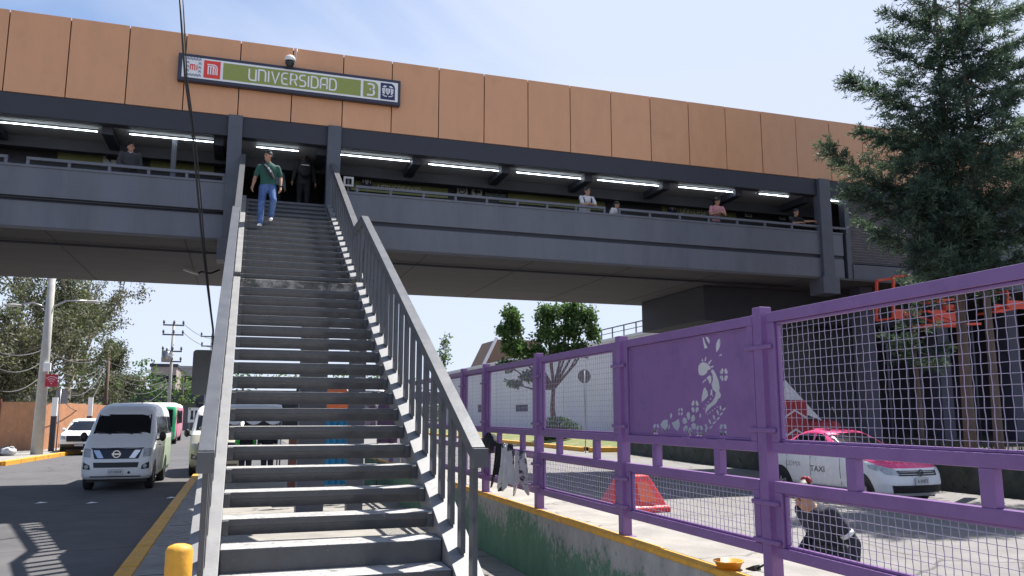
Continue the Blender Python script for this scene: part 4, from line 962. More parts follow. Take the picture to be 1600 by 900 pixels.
    if hair:
        b = MB(); b.ell(hd + up * .045 - f * .026, (.084, .102, .088), 18, 12, 0, M)
        if hair in ('short', 'bun'):
            for s_ in (-1, 1): b.ell(hd + sx_ * .062 * s_ - f * .04 + up * .005, (.022, .05, .055), 8, 6, 0, M)
            b.ell(hd - f * .075 - up * .01, (.062, .035, .075), 10, 7, 0, M)
            if hair == 'short':
                for k in range(9): q = -.055 + .0137 * k; b.ell(hd + up * (.112 + R.uniform(-.004, .014)) + f * (.005 + R.uniform(-.03, .02)) + sx_ * q, (.022, .03, .018), 8, 5, 0, M)
        if hair == 'long': b.tube([hd + up * .04 - f * .05, hd - f * .075 - up * .08, hd - f * .08 - up * .22], [.085, .085, .06], 12)
        if hair == 'bun': b.ell(hd - f * .10 + up * .075, (.045, .04, .045), 12, 8, 0, M)
        remesh(b, 'hair', HAIR, t, .011, 1)
    if eyes:
        b = MB()
        for s_ in (-1, 1): b.ell(hd + sx_ * .031 * s_ + up * .008 + f * .082, (.012, .006, .0065), 8, 5, 0, M); b.ell(hd + sx_ * .032 * s_ + up * .033 + f * .087, (.019, .006, .0045), 8, 5, 0, M)
        b.build('eyes', HAIR, t, world=False)
    return t, J
GREENS = cloth('green', (.022, .085, .066)); JEAN = cloth('denim', (.05, .105, .26), col2=(.11, .19, .40), thr=.55, nscale=4); DARKC = cloth('black', (.014, .014, .018)); NAVYC = cloth('navy', (.018, .02, .035))
WHC = cloth('white', (.62, .61, .62)); PKC = cloth('pink', (.55, .24, .26)); CHAR = cloth('charcoal', (.035, .035, .042)); PALEB = cloth('pale_blue', (.16, .24, .30)); SHOEW = mat('trainer_white', (.70, .70, .70), .6, var=.1)
# man walking down the stairs
ft = at(405, 356, Y=18.4); kf = min(up_, key=lambda q: abs(q[0] + .12 - 18.42)); kb = up_[up_.index(kf) + 1]
zf = kf[1]; yb_ = kb[0]
t, J = person('man in green T-shirt and blue jeans walking down the stairs', (ft.x + .13, kf[0] + .16, zf), math.radians(-6),
    dict(pelvis=(0, .10, .97), waist=(0, .095, 1.12), chest=(.0, .10, 1.33), neck=(0, .10, 1.50), head=(-.02, .075, 1.635), face=(-.62, -.75, -.10), shL=(.195, .11, 1.395), shR=(-.195, .11, 1.395),
         elL=(.27, .14, 1.16), elR=(-.28, .15, 1.16), wrL=(.28, .03, .92), wrR=(-.315, .05, .93), hipL=(.09, .10, .93), hipR=(-.09, .10, .93), knL=(.15, -.09, .60), knR=(-.11, .03, .50), anL=(.09, .20, .285), anR=(-.12, .03, .085), toeL=(.10, 0, .24), toeR=(-.16, -.5, 0)),
    GREENS, 'short', JEAN, SHOEW, 'short', .0125, scale=1.02)
b = MB(); b.tube([(-.12, .02, 1.47), (-.04, -.075, 1.36), (.05, -.085, 1.24), (.13, -.03, 1.10)], [(.02, .012), (.055, .03), (.075, .035), (.04, .02)], 10); b.tube([(-.12, .02, 1.47), (-.13, .12, 1.50), (-.02, .24, 1.3), (.12, .2, 1.14), (.17, .06, 1.08)], .014, 6)
o = remesh(b, 'shoulder_bag', DARKC, t, .010, 1)
b = MB(); b.ell((.02, -.118, 1.30), (.022, .01, .03)); b.ell((.06, -.122, 1.24), (.018, .01, .028)); b.build('bag_patch', mat('patch_white', (.6, .6, .6), .6), o, world=False)
b = MB(); b.tube([(.279, .045, .955), (.282, .032, .935)], .034, 10); b.build('wristwatch', DARKC, t, world=False)
# two people beyond him at the head of the stairs
person('person in dark clothes with a backpack walking away at the head of the stairs', (at(474, 300, Y=21.9).x, 21.9, 5.30), PI, dict(wrL=(.30, .05, .9), wrR=(-.30, .02, .9), knL=(.10, -.1, .52), anL=(.1, .05, .1)), DARKC, 'long', DARKC, DARKC, 'short', .016)
tb = [o for o in COL.objects if o.name.startswith('person') and o.type == 'EMPTY'][-1]
b = MB(); b.ell((0, .20, 1.22), (.17, .11, .26)); b.ell((0, .27, 1.10), (.13, .07, .12)); o = remesh(b, 'backpack', DARKC, tb, .014)
b = MB(); b.box(-.11, .10, .312, .33, 1.28, 1.295); b.build('reflective_strip', WHITE, o, world=False)
person('partly hidden person in a pale blue top behind the man in the green T-shirt', (at(429, 300, Y=22.6).x, 22.6, 5.30), .3, dict(), PALEB, 'long', DARKC, DARKC, 'short', .016)
# people at the parapet
def leaner(px, py_head, label, top, sleeves, rz=0, hair='short', skin=SKIN, J2=None, trousers=CHAR, x_off=0):
    Yp = 21.02; p = at(px, py_head, Y=Yp); H_ = 1.56; zf_ = p.z - H_
    J = dict(pelvis=(0, .16, .92), waist=(0, .12, 1.06), chest=(0, .02, 1.25), neck=(0, -.04, 1.39), head=(0, -.09, 1.49), face=(0, -1, -.25), shL=(.18, -.02, 1.32), shR=(-.18, -.02, 1.32), elL=(.20, -.20, 5.94 - zf_), elR=(-.20, -.20, 5.94 - zf_), wrL=(.0, -.30, 5.965 - zf_), wrR=(.03, -.26, 5.97 - zf_), hipL=(.09, .17, .9), hipR=(-.09, .17, .9))
    J['hdL'] = V3(-1, -.2, -.1); J['hdR'] = V3(1, -.2, -.1); J['pmL'] = V3(0, 0, -1); J['pmR'] = V3(0, 0, -1)
    if J2: J.update(J2)
    return person(label, (p.x, Yp, zf_), rz, J, top, sleeves, trousers, DARKC, hair, .0125, None, skin)
t, J = leaner(916, 297, 'woman in white T-shirt leaning her arms on the bridge rail', WHC, 'short', 0, 'bun')
for s_ in (-1, 1): b = MB(); b.tube([(s_ * .11, -.12, 1.16), (s_ * .12, -.10, 1.28), (s_ * .115, -.01, 1.375), (s_ * .11, .10, 1.30)], .017, 6); b.build('backpack_strap', NAVYC, t, world=False)
t, J = leaner(1119, 313, 'person in pink shirt with a bag strap looking down at the bridge rail', PKC, 'short', -.1, 'short', SKIN, dict(face=Vector((.1, -.9, -.55)), elL=Vector((.24, -.08, 1.08)), elR=Vector((-.24, -.06, 1.08)), wrL=Vector((.05, -.26, 1.14)), wrR=Vector((-.04, -.25, 1.12))))
b = MB(); b.ell((-.22, .12, 1.0), (.10, .09, .22)); b.tube([(-.20, .02, 1.02), (-.16, -.08, 1.25), (-.13, .0, 1.375)], .018, 6); remesh(b, 'bag', DARKC, t, .014)
t, J = leaner(1241, 330, 'person in black with one bare forearm along the bridge rail', DARKC, 'short', 0, 'short', SKIN, dict(elL=Vector((.24, -.18, 1.2)), wrL=Vector((.48, -.27, 1.21)), hdL=Vector((1, -.1, -.1))))
t, J = leaner(960, 318, 'person in white with dark hair at the gap in the bridge rail', WHC, 'short', .6, 'long', SKIN, dict(elL=Vector((.24, .04, 1.05)), elR=Vector((-.24, .04, 1.05)), wrL=Vector((.2, -.1, .85)), wrR=Vector((-.2, -.1, .85)), face=Vector((0, -1, -.5))))
t.scale = (.88,) * 3; t.location.z += 1.56 * .12
t, J = leaner(205, 226, 'man in dark jacket standing behind the left bridge rail', CHAR, 'long', .1, 'short', SKIN, dict(pelvis=Vector((0, .06, .92)), waist=Vector((0, .05, 1.07)), chest=Vector((0, .04, 1.25)), neck=Vector((0, .03, 1.38)), head=Vector((0, .01, 1.49)), face=Vector((.15, -1, 0)), elL=Vector((.24, .06, 1.05)), elR=Vector((-.25, .04, 1.05)), wrL=Vector((.10, -.13, .94)), wrR=Vector((-.12, -.14, .96)), shL=Vector((.19, .04, 1.32)), shR=Vector((-.19, .04, 1.32))))
b = MB(); b.tube([(-.055, .0, 1.37), (0, -.06, 1.33), (.055, .0, 1.37)], .022, 8); b.build('collar', mat('collar_pale', (.4, .3, .3), .8), t, world=False)
# police woman on the avenue, close behind the fence
UNI = cloth('police_navy', (.020, .022, .034)); pw = at(1290, 800, X=4.72)
t, J = person('woman in dark police uniform with red hair bow walking behind the purple fence', (4.62, pw.y - .12, ROAD), math.radians(-88),
    dict(pelvis=(0, .06, .90), waist=(0, .02, 1.04), chest=(0, -.07, 1.20), neck=(0, -.14, 1.33), head=(-.0, -.23, 1.42), face=(.10, -.86, -.52), shL=(.19, -.10, 1.28), shR=(-.19, -.10, 1.28), elL=(.275, .06, 1.03), elR=(-.25, .06, 1.04), wrL=(.27, .05, .83), hdL=(0, -.15, -1), wrR=(-.21, -.16, .86),
         knL=(.1, -.14, .52), anL=(.1, -.10, .1), knR=(-.1, .04, .5), anR=(-.1, .26, .14)), UNI, 'long', UNI, DARKC, 'bun', .0085)
t.scale = (.91,) * 3; hd = J['head']
b = MB()
for s_ in (-1, 1): b.ell(hd + V3(.035 * s_, .035, .145), (.042, .018, .026), 12, 8, 0, Matrix.Rotation(.5 * s_, 3, 'Y')); 
b.ell(hd + V3(0, .035, .14), (.014, .018, .014)); remesh(b, 'hair_bow', mat('bow_red', (.30, .03, .035), .7, var=.3, scale=30), t, .008, 1)
REFL = mat('reflective_silver', (.62, .63, .65), .4)
for s_, k in ((1, 'L'), (-1, 'R')):
    a = J['sh' + k].lerp(J['el' + k], .62); q = J['sh' + k].lerp(J['el' + k], .74); b = MB(); b.tube([a, q], [.0655, .0635], 14); b.build('reflective_band', REFL, t, world=False)
b = MB(); b.tube([J['waist'] + V3(0, 0, -.07), J['waist'] + V3(0, 0, -.02)], [(.175, .175)] * 2, 18) if False else b.loft([[J['waist'] + V3(.168 * math.cos(2 * PI * k / 20), .122 * math.sin(2 * PI * k / 20), z) for k in range(20)] for z in (-.09, -.04)]); b.build('belt', BLACK, t, world=False)
# ================================================================== CLOTHES HUNG ON THE FENCE, CONE, BUCKET
def cloth_drape(pts, w0, w1, folds, m, name, parent, x0):
    b = MB(); n, k = 18, 16; vs = []
    for i in range(n + 1):
        t = i / n; y0, z0 = pts[0]; y1, z1 = pts[1]; yc = y0 + (y1 - y0) * t; z = z0 + (z1 - z0) * t; w = w0 + (w1 - w0) * t
        for j in range(k + 1):
            u = j / k; vs.append((x0 + .045 * math.sin(u * folds * PI * 2 + 1.3 * t) * (.4 + .6 * t) - .02 * t, yc + (u - .5) * w * (1 + .12 * math.sin(5 * t + u * 3)), z - (.10 * math.sin(u * 7 + folds) + .06 * math.sin(u * 17)) * t + .02 * math.sin(u * 9)))
    b.add(vs, [(i * (k + 1) + j, i * (k + 1) + j + 1, (i + 1) * (k + 1) + j + 1, (i + 1) * (k + 1) + j) for i in range(n) for j in range(k)], 0, True)
    o = b.build(name, m, parent, recalc=False); s_ = o.modifiers.new('s', 'SOLIDIFY'); s_.thickness = .012; return o
CHK = mat('checked_cloth', (.62, .61, .62), .85, col2=(.015, .015, .018), thr=.53, soft=.01, nscale=3.6, var=.2, bump=.4, bscale=12)
hg = thing('hanging_clothes', 'black and white garments hung over the middle rail of the purple fence', 'clothes', (3.22, 10, -.9))
fz = lambda px, py, X=3.2: (lambda p: (p.y, p.z))(at(px, py, X=X))
cloth_drape([fz(782, 694), fz(779, 746)], .24, .40, 2, DARKC, 'black_garment', hg, 3.19)
cloth_drape([fz(796, 695), fz(796, 756)], .34, .52, 3, CHK, 'checked_garment', hg, 3.165)
cloth_drape([fz(812, 706), fz(815, 758)], .30, .42, 2, mat('print_cloth', (.55, .50, .52), .85, col2=(.05, .04, .06), thr=.55, soft=.04, nscale=9), 'printed_garment', hg, 3.20)
bp = thing('black_bag', 'black rounded bag resting on the middle fence rail beside the hung garments', 'bag', (3.25, fz(766, 700)[0], -.42))
b = MB(); y, z = fz(766, 693, 3.3); b.ell((3.31, y, z), (.12, .30, .13)); b.ell((3.30, y - .2, z - .02), (.09, .14, .10)); o = remesh(b, 'bag_body', DARKC, bp, .018)
for v in o.data.vertices: v.co = v.co - Vector(bp.location) + .015 * noise.noise_vector(v.co * 9)
b = MB(); b.tube([(3.28, y - .12, z + .10), (3.28, y, z + .17), (3.28, y + .12, z + .10)], .014, 6); b.build('handle', DARKC, bp)
bx = thing('traffic_barrier', 'tapered red plastic traffic barrier standing on the avenue', 'traffic cone', (8.15, 15.9, ROAD))
CONE = mat('barrier_red', (.62, .035, .035), .45, var=.1, scale=3); cl = at(950, 775, Y=15.1).x; cr = at(1047, 800, Y=15.1).x; xm = (cl + cr) / 2; hwb = (cr - cl) / 2; yy = 15.4
b = MB()
def sq(h, z, dy): return [(xm - h, yy - dy, z), (xm - h * .2, yy - dy * 1.1, z), (xm + h * .2, yy - dy * 1.1, z), (xm + h, yy - dy, z), (xm + h, yy + dy, z), (xm + h * .2, yy + dy * 1.1, z), (xm - h * .2, yy + dy * 1.1, z), (xm - h, yy + dy, z)]
b.loft([sq(hwb, ROAD, .35), sq(hwb, ROAD + .10, .35), sq(hwb * .92, ROAD + .14, .30), sq(hwb * .62, ROAD + .55, .16), sq(hwb * .50, ROAD + .70, .11), sq(hwb * .46, ROAD + .73, .10)], 0, False); b.build('shell', CONE, bx, bevel=.03)
b = MB(); b.prism([(.02 * hwb, .22), (.60 * hwb, .22), (.36 * hwb, .60), (.02 * hwb, .60)], lambda u, v, q: (xm + u, yy - .325 + .36 * (v - .15) - q, ROAD + v), 0, .012); b.build('sunlit_patch', mat('barrier_red_sunlit', (.72, .12, .04), .45), bx)  # thin orange plate painting the sunlit right part of the red shell
bk = at(1139, 889, Z=-1.056); bu = thing('yellow_tub', 'small orange yellow tub standing on the top of the low wall', 'tub', (bk.x, bk.y, -1.056))
b = MB(); n = 24
pr = [(.0, 0), (.075, 0), (.096, .05), (.104, .05), (.104, .058), (.093, .058), (.072, .012), (0, .012)]
b.add([(bk.x + r * math.cos(2 * PI * k / n), bk.y + r * math.sin(2 * PI * k / n), -1.056 + z) for r, z in pr for k in range(n)], [(i * n + k, i * n + (k + 1) % n, (i + 1) * n + (k + 1) % n, (i + 1) * n + k) for i in range(len(pr) - 1) for k in range(n)], 0, True); b.build('tub_body', mat('tub_orange', (.70, .28, .02), .45), bu)
fl = at(1184, 888, X=3.42); fd = thing('floor_lamp', 'small black lamp head on the low wall beside a fence post', 'lamp', (fl.x, fl.y, -1.056))
b = MB(); b.bar((fl.x, fl.y, fl.z), (fl.x - .02, fl.y + .07, fl.z - .03), .06, .045); b.tube([(fl.x + .0, fl.y, fl.z), (fl.x + .03, fl.y - .06, fl.z + .04), (fl.x + .05, fl.y - .10, -1.055)], .008, 6); b.build('lamp_body', BLACK, fd)
# yellow bollard and striped marker
by = thing('bollard', 'yellow round topped bollard standing left of the foot of the stairs', 'bollard', (-.70, 5.6, PAVE))
pb = at(281, 850, Y=5.7); b = MB(); b.tube([(pb.x, 5.7, PAVE), (pb.x, 5.7, pb.z - .04), (pb.x, 5.7, pb.z - .012), (pb.x, 5.7, pb.z)], [.082, .082, .068, .035], 20); b.build('post', YEL, by); b = MB(); b.tube([(pb.x, 5.7, PAVE), (pb.x, 5.7, PAVE + .02)], .13, 20); b.build('base_plate', YEL, by)
for px, lab in ((746, 'thin red and white striped marker post on the island far behind the fence'),):
    p = at(px, 700, Y=44); t = thing('marker_post', lab, 'marker post', (p.x, 44, ROAD)); b = MB()
    zt = at(px, 676, Y=44).z
    for k in range(6): b.tube([(p.x, 44, ROAD + (zt - ROAD) * k / 6), (p.x, 44, ROAD + (zt - ROAD) * (k + 1) / 6)], .06, 10, m=k % 2)
    b.build('shaft', [WHITE, RED], t)
# ================================================================== MARKET STALL BEHIND THE STAIRS
def at2(px, py, Y): p = at(px, py, Y=Y); return p.x, p.z
YS = 18.0
ml = thing('market_stall', 'market stall with orange awning and bright blue cloth seen through the stairs', 'stall', (1.6, YS, PAVE))
x0, z1 = at2(508, 640, YS); x1, z0 = at2(545, 738, YS)
BLU = mat('blue_tarp', (.02, .22, .42), .6, var=.25, scale=4, bump=.4, bscale=9)
b = MB()
vs = []; n = 24
for i in range(n + 1):
    for k in range(2): vs.append((x0 + (x1 - x0) * i / n, YS + .03 * math.sin(i * 1.1), (z0 - .25, z1)[k]))
b.add(vs, [(2 * i, 2 * i + 1, 2 * i + 3, 2 * i + 2) for i in range(n)], 0, True); b.build('blue_cloth', BLU, ml, recalc=False)
xa, za = at2(506, 588, YS); xb_, zb_ = at2(546, 622, YS)
b = MB(); b.add([(xa, YS - .3, zb_), (xb_, YS - .3, zb_), (xb_, YS + 1.6, za), (xa, YS + 1.6, za)], [(0, 1, 2, 3)]); b.box(xa, xb_, YS - .31, YS - .29, zb_ - .22, zb_); b.build('awning', mat('awning_orange', (.75, .16, .05), .6, var=.15), ml, recalc=False)
xa, za = at2(455, 686, YS); xb_, zb_ = at2(507, 740, YS)
b = MB(); b.box(xa, xb_, YS + .05, YS + .9, PAVE, za); b.build('counter', mat('counter_brown', (.16, .06, .04), .7, var=.2), ml, bevel=.01)
b = MB()
for x in (x0 - .03, x1 + .03, x1 + .6): b.tube([(x, YS + .02, PAVE), (x, YS + .02, .75)], .02, 8)
b.build('pole', STEEL, ml)
b = MB(); xc, zc = at2(490, 610, YS + .5); b.box(at2(466, 600, YS + .5)[0], at2(509, 600, YS + .5)[0], YS + .95, YS + 1.0, -1.8, at2(490, 598, YS + .5)[1]); b.build('back_panel', INNER, ml)
GAR = [('black printed jersey', DARKC), ('dark plum', cloth('plum', (.10, .06, .12))), ('grey mauve', cloth('mauve', (.30, .24, .32), col2=(.1, .09, .12), thr=.5, soft=.03, nscale=5))]
def garment(px0, px1, py0, py1, Y, m, label):
    xa, za = at2(px0, py0, Y); xb_, zb_ = at2(px1, py1, Y); t = thing('hanging_garment', label, 'garment', ((xa + xb_) / 2, Y, zb_), 0, 'garments for sale behind the stairs'); b = MB()
    xm = (xa + xb_) / 2; w = (xb_ - xa) / 2; H_ = za - zb_; nn = 10; vs = []
    for i in range(nn + 1):
        for j in range(nn + 1):
            u = j / nn * 2 - 1; tt = i / nn; ww = w * (.72 + .28 * min(1, tt * 4)) if tt < .25 else w * (1 if tt < .4 else .86); vs.append((xm + u * ww, Y + .04 * math.sin(u * 7) * tt + .05 * (1 - u * u) * -1, za - H_ * tt - .05 * abs(u) * H_ * (1 - tt)))
    b.add(vs, [(i * (nn + 1) + j, i * (nn + 1) + j + 1, (i + 1) * (nn + 1) + j + 1, (i + 1) * (nn + 1) + j) for i in range(nn) for j in range(nn)], 0, True); o = b.build('cloth', m, t, recalc=False); s_ = o.modifiers.new('s', 'SOLIDIFY'); s_.thickness = .02
    b = MB(); b.tube([(xm - w * .5, Y, za + .01), (xm, Y, za + .06), (xm + w * .5, Y, za + .01)], .008, 6); b.build('hanger', STEEL, t)
garment(474, 506, 640, 682, 17.2, DARKC, 'black garment on a hanger left of the blue cloth')
garment(556, 590, 625, 680, 17.6, GAR[2][1], 'grey mauve garment on a hanger right of the blue cloth')
garment(588, 622, 628, 692, 17.3, GAR[1][1], 'dark plum garment hung furthest right behind the stairs')
xa, za = at2(551, 620, 17.4); xb_, _ = at2(628, 620, 17.4)
t = thing('clothes_rail', 'steel rail on two legs carrying garments behind the stairs', 'clothes rail', ((xa + xb_) / 2, 17.45, PAVE)); b = MB(); b.tube([(xa, 17.45, za + .12), (xb_, 17.45, za + .12)], .018, 8); b.build('rail', STEEL, t)
for x in (xa, xb_): b = MB(); b.tube([(x, 17.45, PAVE), (x, 17.45, za + .13)], .018, 8); b.bar((x, 17.2, PAVE + .02), (x, 17.7, PAVE + .02), .04, .04); b.build('leg', STEEL, t)
# white canopy table and people under it, glimpsed through the treads
Yc = 23.5; xa, za = at2(352, 640, Yc); xb_, zb_ = at2(442, 648, Yc)
cn = thing('white_canopy', 'white fabric canopy on thin poles seen through the stairs', 'canopy', ((xa + xb_) / 2, Yc, ROAD))
b = MB(); n = 14; vs = []
for j in range(n + 1):
    u = j / n
    for k in range(5): v = k / 4; vs.append((xa + (xb_ - xa) * u, Yc + 1.8 * v, zb_ + .28 * math.sin(v * PI) + .05 * math.sin(u * PI)))
b.add(vs, [(j * 5 + k, j * 5 + k + 1, j * 5 + k + 6, j * 5 + k + 5) for j in range(n) for k in range(4)], 0, True); vs = []
for j in range(n * 3 + 1): u = j / (n * 3); vs += [(xa + (xb_ - xa) * u, Yc, zb_), (xa + (xb_ - xa) * u, Yc - .01, zb_ - .14 - .13 * abs(math.sin(u * 3 * PI)))]
b.add(vs, [(2 * j, 2 * j + 1, 2 * j + 3, 2 * j + 2) for j in range(n * 3)], 0, True); b.build('fabric', WHITE, cn, recalc=False)
for x in (xa + .03, xb_ - .03):
    for y in (Yc + .05, Yc + 1.75): b = MB(); b.tube([(x, y, ROAD), (x, y, zb_)], .02, 8); b.build('pole', STEEL, cn)
NEON = cloth('neon_green', (.12, .75, .12))
for px, lab, tp in ((384, 'person in dark top with neon green sleeves, left under the white canopy', DARKC), (418, 'person in dark top under the right half of the white canopy', DARKC)):
    p = at(px, 700, Y=24.2); t, J = person(lab, (p.x, 24.2, ROAD), PI * .1, dict(), tp, 'short', CHAR, DARKC, 'short', .016, 'people under the white canopy')
    for k in ('L', 'R'):
        if px < 400: b = MB(); limb(b, [J['sh' + k].lerp(J['el' + k], .15), J['sh' + k].lerp(J['el' + k], .8)], [.074, .068]); b.build('sleeve', NEON, t, world=False)
# ================================================================== VIADUCT WALL AND BACKGROUND RIGHT
WV = 27.0; zt_ = at(1000, 524, X=WV).z
vw = thing('viaduct_wall', 'long pale lavender white viaduct wall beyond the avenue with a rail on top', 'wall', (WV, 60, -1.2))
PALEW = mat('pale_render', (.76, .73, .76), .8, var=.08, scale=.5, bump=.1, bscale=4, col2=(.66, .64, .66), thr=.55, soft=.15, nscale=.25)
b = MB(); b.box(WV, WV + 5, 28.3, 112, -2, zt_); b.build('wall_body', PALEW, vw)
b = MB(); b.box(WV - .12, WV + .3, 28.3, 112.2, zt_ + .002, zt_ + .22); b.build('coping', PALEW, vw)
y1 = at(930, 525, X=WV).y; b = MB()
for k in range(40):
    y = 29 + k * 2.0
    if y > y1 + 2: break
    b.box(WV + .05, WV + .13, y, y + .08, zt_ + .22, zt_ + 1.05)
ye = min(y, y1 + 2); b.box(WV + .045, WV + .135, 28.5, ye, zt_ + 1.0, zt_ + 1.08); b.box(WV + .06, WV + .12, 28.5, ye, zt_ + .62, zt_ + .67); b.build('railing', COLM, vw)
for px0, px1, py0, py1 in ((806, 825, 632, 643), (747, 752, 632, 644)):
    a, q = at(px0, py1, X=WV), at(px1, py0, X=WV); b = MB(); b.box(WV - .02, WV + .1, q.y, a.y, a.z, q.z); b.build('vent', INNER, vw)
b = MB()
for k in range(16): b.box(WV - .004, WV + .1, 32 + 5 * k, 32 + 5 * k + .05, -2, zt_)
b.build('wall_joint', mat('joint_grey', (.32, .31, .33), .9), vw)
a = at(757, 575, Y=125); q = at(792, 575, Y=125); tp = at(770, 530, Y=125)
hb = thing('gabled_house', 'brown gabled building rising behind the pale viaduct wall', 'building', (a.x, 125, -2))
b = MB(); BRK = mat('brown_brick', (.20, .13, .095), .85, var=.2, scale=3); b.prism([(a.x, -2), (q.x + 6, -2), (q.x + 6, tp.z), (tp.x + .8, tp.z), (a.x, at(757, 572, Y=125).z)], lambda u, v, t: (u, t, v), 125, 134); b.build('wall', BRK, hb)
b = MB(); b.bar((a.x - .4, 124.8, at(757, 574, Y=125).z), (tp.x + .6, 124.8, tp.z + .25), .5, .4); b.build('roof_edge', PALEW, hb)
# circular sign seen from the back
p = at(913, 588, Y=39); t = thing('round_sign', 'grey round traffic sign seen from behind on a thin post beyond the fence', 'sign', (p.x, 39, ROAD))
b = MB(); b.tube([(p.x, 39, p.z), (p.x, 39.02, p.z)], .36, 26); b.build('disc', mat('sign_back', (.20, .19, .21), .5, metal=.3), t); b = MB(); b.tube([(p.x, 38.97, ROAD), (p.x, 38.97, p.z + .3)], .03, 8); b.build('post', STEEL, t)
# dark mossy kerb wall along the far side of the avenue
MOSS = mat('mossy_wall', (.060, .062, .058), .9, var=.4, scale=2.5, bump=.7, bscale=6, col2=(.035, .045, .032), thr=.5, soft=.1, nscale=1.2)
dw = thing('mossy_wall', 'low dark mossy wall along the far side of the avenue behind the taxi', 'wall', (18, 20, ROAD))
WP = [(19.3, 40), (18.1, 30), (17.7, 22), (17.5, 14), (17.3, 4), (17.2, -12)]
b = MB(); vs = []; nseg = 60
def wp(t):
    t = t * (len(WP) - 1); i = min(int(t), len(WP) - 2); return Vector(WP[i]).lerp(Vector(WP[i + 1]), t - i)
for i in range(nseg + 1):
    p = wp(i / nseg)
    for (dx, z) in ((0, -2.1), (.04 + .04 * noise.noise((i * .9, 0, 0)), -1.5), (.12 + .06 * noise.noise((i * 1.1, 2, 0)), -1.05), (.25, -.92 + .09 * noise.noise((i * .8, 5, 0))), (1.3, -.85 + .1 * noise.noise((i * .7, 9, 0))), (2.2, -2.1)): vs.append((p.x + dx, p.y, z))
b.add(vs, [(i * 6 + k, i * 6 + k + 1, (i + 1) * 6 + k + 1, (i + 1) * 6 + k) for i in range(nseg) for k in range(5)], 0, False); b.build('wall_body', MOSS, dw, recalc=False)
b = MB()
for i in range(2600):
    p = wp(R.random()); x = p.x + R.uniform(-.05, .7); z = R.uniform(-1.9, -.75) if x < p.x + .15 else -.86; h = R.uniform(.08, .3); a = R.uniform(0, 2 * PI)
    b.add([(x, p.y, z), (x + .03 * math.cos(a), p.y + .03, z), (x - .08 + .1 * math.cos(a), p.y + .1 * math.sin(a), z + h)], [(0, 1, 2)])
dwg = b.build('weeds', mat('weed_green', (.035, .05, .022), .8, var=.4), dw, recalc=False); dwg['kind'] = 'stuff'
# raised ground behind the mossy wall, under the conifers
b = MB(); b.add([(18.6, -12, -.9), (60, -12, -.7), (60, 26.4, -.7), (18.8, 26.4, -.9)], [(0, 1, 2, 3)]); struct(b.build('shaded_bank', mat('needle_litter', (.045, .035, .03), .95, var=.4, scale=2), ))
# pointed market tent beyond the taxi
YT = 20.2
a, q, tip = at(1229, 672, Y=YT), at(1277, 655, Y=YT), at(1243, 593, Y=YT)
tn = thing('pointed_tent', 'small pointed tent with white top and red skirt beyond the taxi', 'tent', ((a.x + q.x) / 2, YT + .5, -.9))
xm = tip.x + .1; w = .80; z0, z1 = at(1240, 633, Y=YT).z, tip.z
b = MB(); c4 = [(xm - w * .75, YT, z0), (xm + w * .95, YT, z0 - .45), (xm + w * .95, YT + 1.6, z0), (xm - w * .75, YT + 1.6, z0)]
b.add(c4 + [(xm - .08, YT + .5, z1)], [(0, 1, 4), (1, 2, 4), (2, 3, 4), (3, 0, 4)]); b.build('canopy', mat('tent_white', (.60, .58, .58), .7), tn)
b = MB(); b.box(xm - w * .75, xm + w * .3, YT - .02, YT + 1.5, -.9, z0 + .15); b.build('skirt', mat('tent_red', (.33, .025, .03), .7, var=.2), tn)
b = MB()
for k in range(2):
    zc = z0 - .25 - .55 * k; b.ribbon([(xm - w * .7, zc - .1), (xm - .2, zc + .1), (xm + w * .25, zc - .12)], .05, lambda u, v, t_: (u, YT - .024 - t_, v), 0, .006)
b.build('skirt_trim', mat('tent_white', (.6, .58, .58)), tn)
rb = thing('red_tarpaulin', 'low red tarpaulin cover right of the pointed tent', 'tarpaulin', (at(1295, 662, Y=20.5).x, 20.5, -.9))
a, q = at(1264, 672, Y=20.5), at(1322, 658, Y=20.5); b = MB(); n = 12
vs = [(a.x + (q.x - a.x) * i / n, 20.5 + .9 * k / 3, (-.9, q.z - .03, q.z + .04, -.9)[k] + .03 * math.sin(i * 1.9 + k)) for i in range(n + 1) for k in range(4)]
b.add(vs, [(i * 4 + k, i * 4 + k + 1, i * 4 + k + 5, i * 4 + k + 4) for i in range(n) for k in range(3)]); b.build('cover', mat('tent_red', (.5, .03, .035)), rb, recalc=False)
# orange red awning frames among the conifers
ORG = mat('frame_orange', (.72, .075, .03), .5, var=.15)
def oframe(pl, w, label, plates):
    YO = 19.6; p0 = at(*pl[0][0], Y=YO); t = thing('awning_frame', label, 'awning frame', (p0.x, YO, -.8), 0, 'orange red awning frames behind the mesh'); b = MB()
    for s_ in pl:
        P_ = [at(x, y, Y=YO) for x, y in s_]
        for u, v in zip(P_, P_[1:]): b.bar(u, v, w, w); b.bar(u + Vector((0, .7, 0)), v + Vector((0, .7, 0)), w, w)
        b.bar(P_[0], P_[0] + Vector((0, .7, 0)), w * .8, w * .8); b.bar(P_[-1], P_[-1] + Vector((0, .7, 0)), w * .8, w * .8)
    b.build('bars', ORG, t); b = MB()
    for (xa, ya, xb, yb) in plates: u, v = at(xa, yb, Y=YO + .3), at(xb, ya, Y=YO + .3); b.box(u.x, v.x, YO + .28, YO + .34, u.z, v.z)
    b.build('valance', ORG, t)
    for q in (pl[0][0], pl[0][-1]): u = at(*q, Y=YO); b = MB(); b.tube([(u.x, YO + .35, -.9), (u.x, YO + .35, u.z)], .03, 8); b.build('post', COLM, t)
oframe([[(1396, 497), (1396, 433), (1420, 430)], [(1397, 462), (1425, 450)]], .07, 'orange red awning frame, leftmost behind the tall mesh panel', [(1396, 484, 1421, 498)])
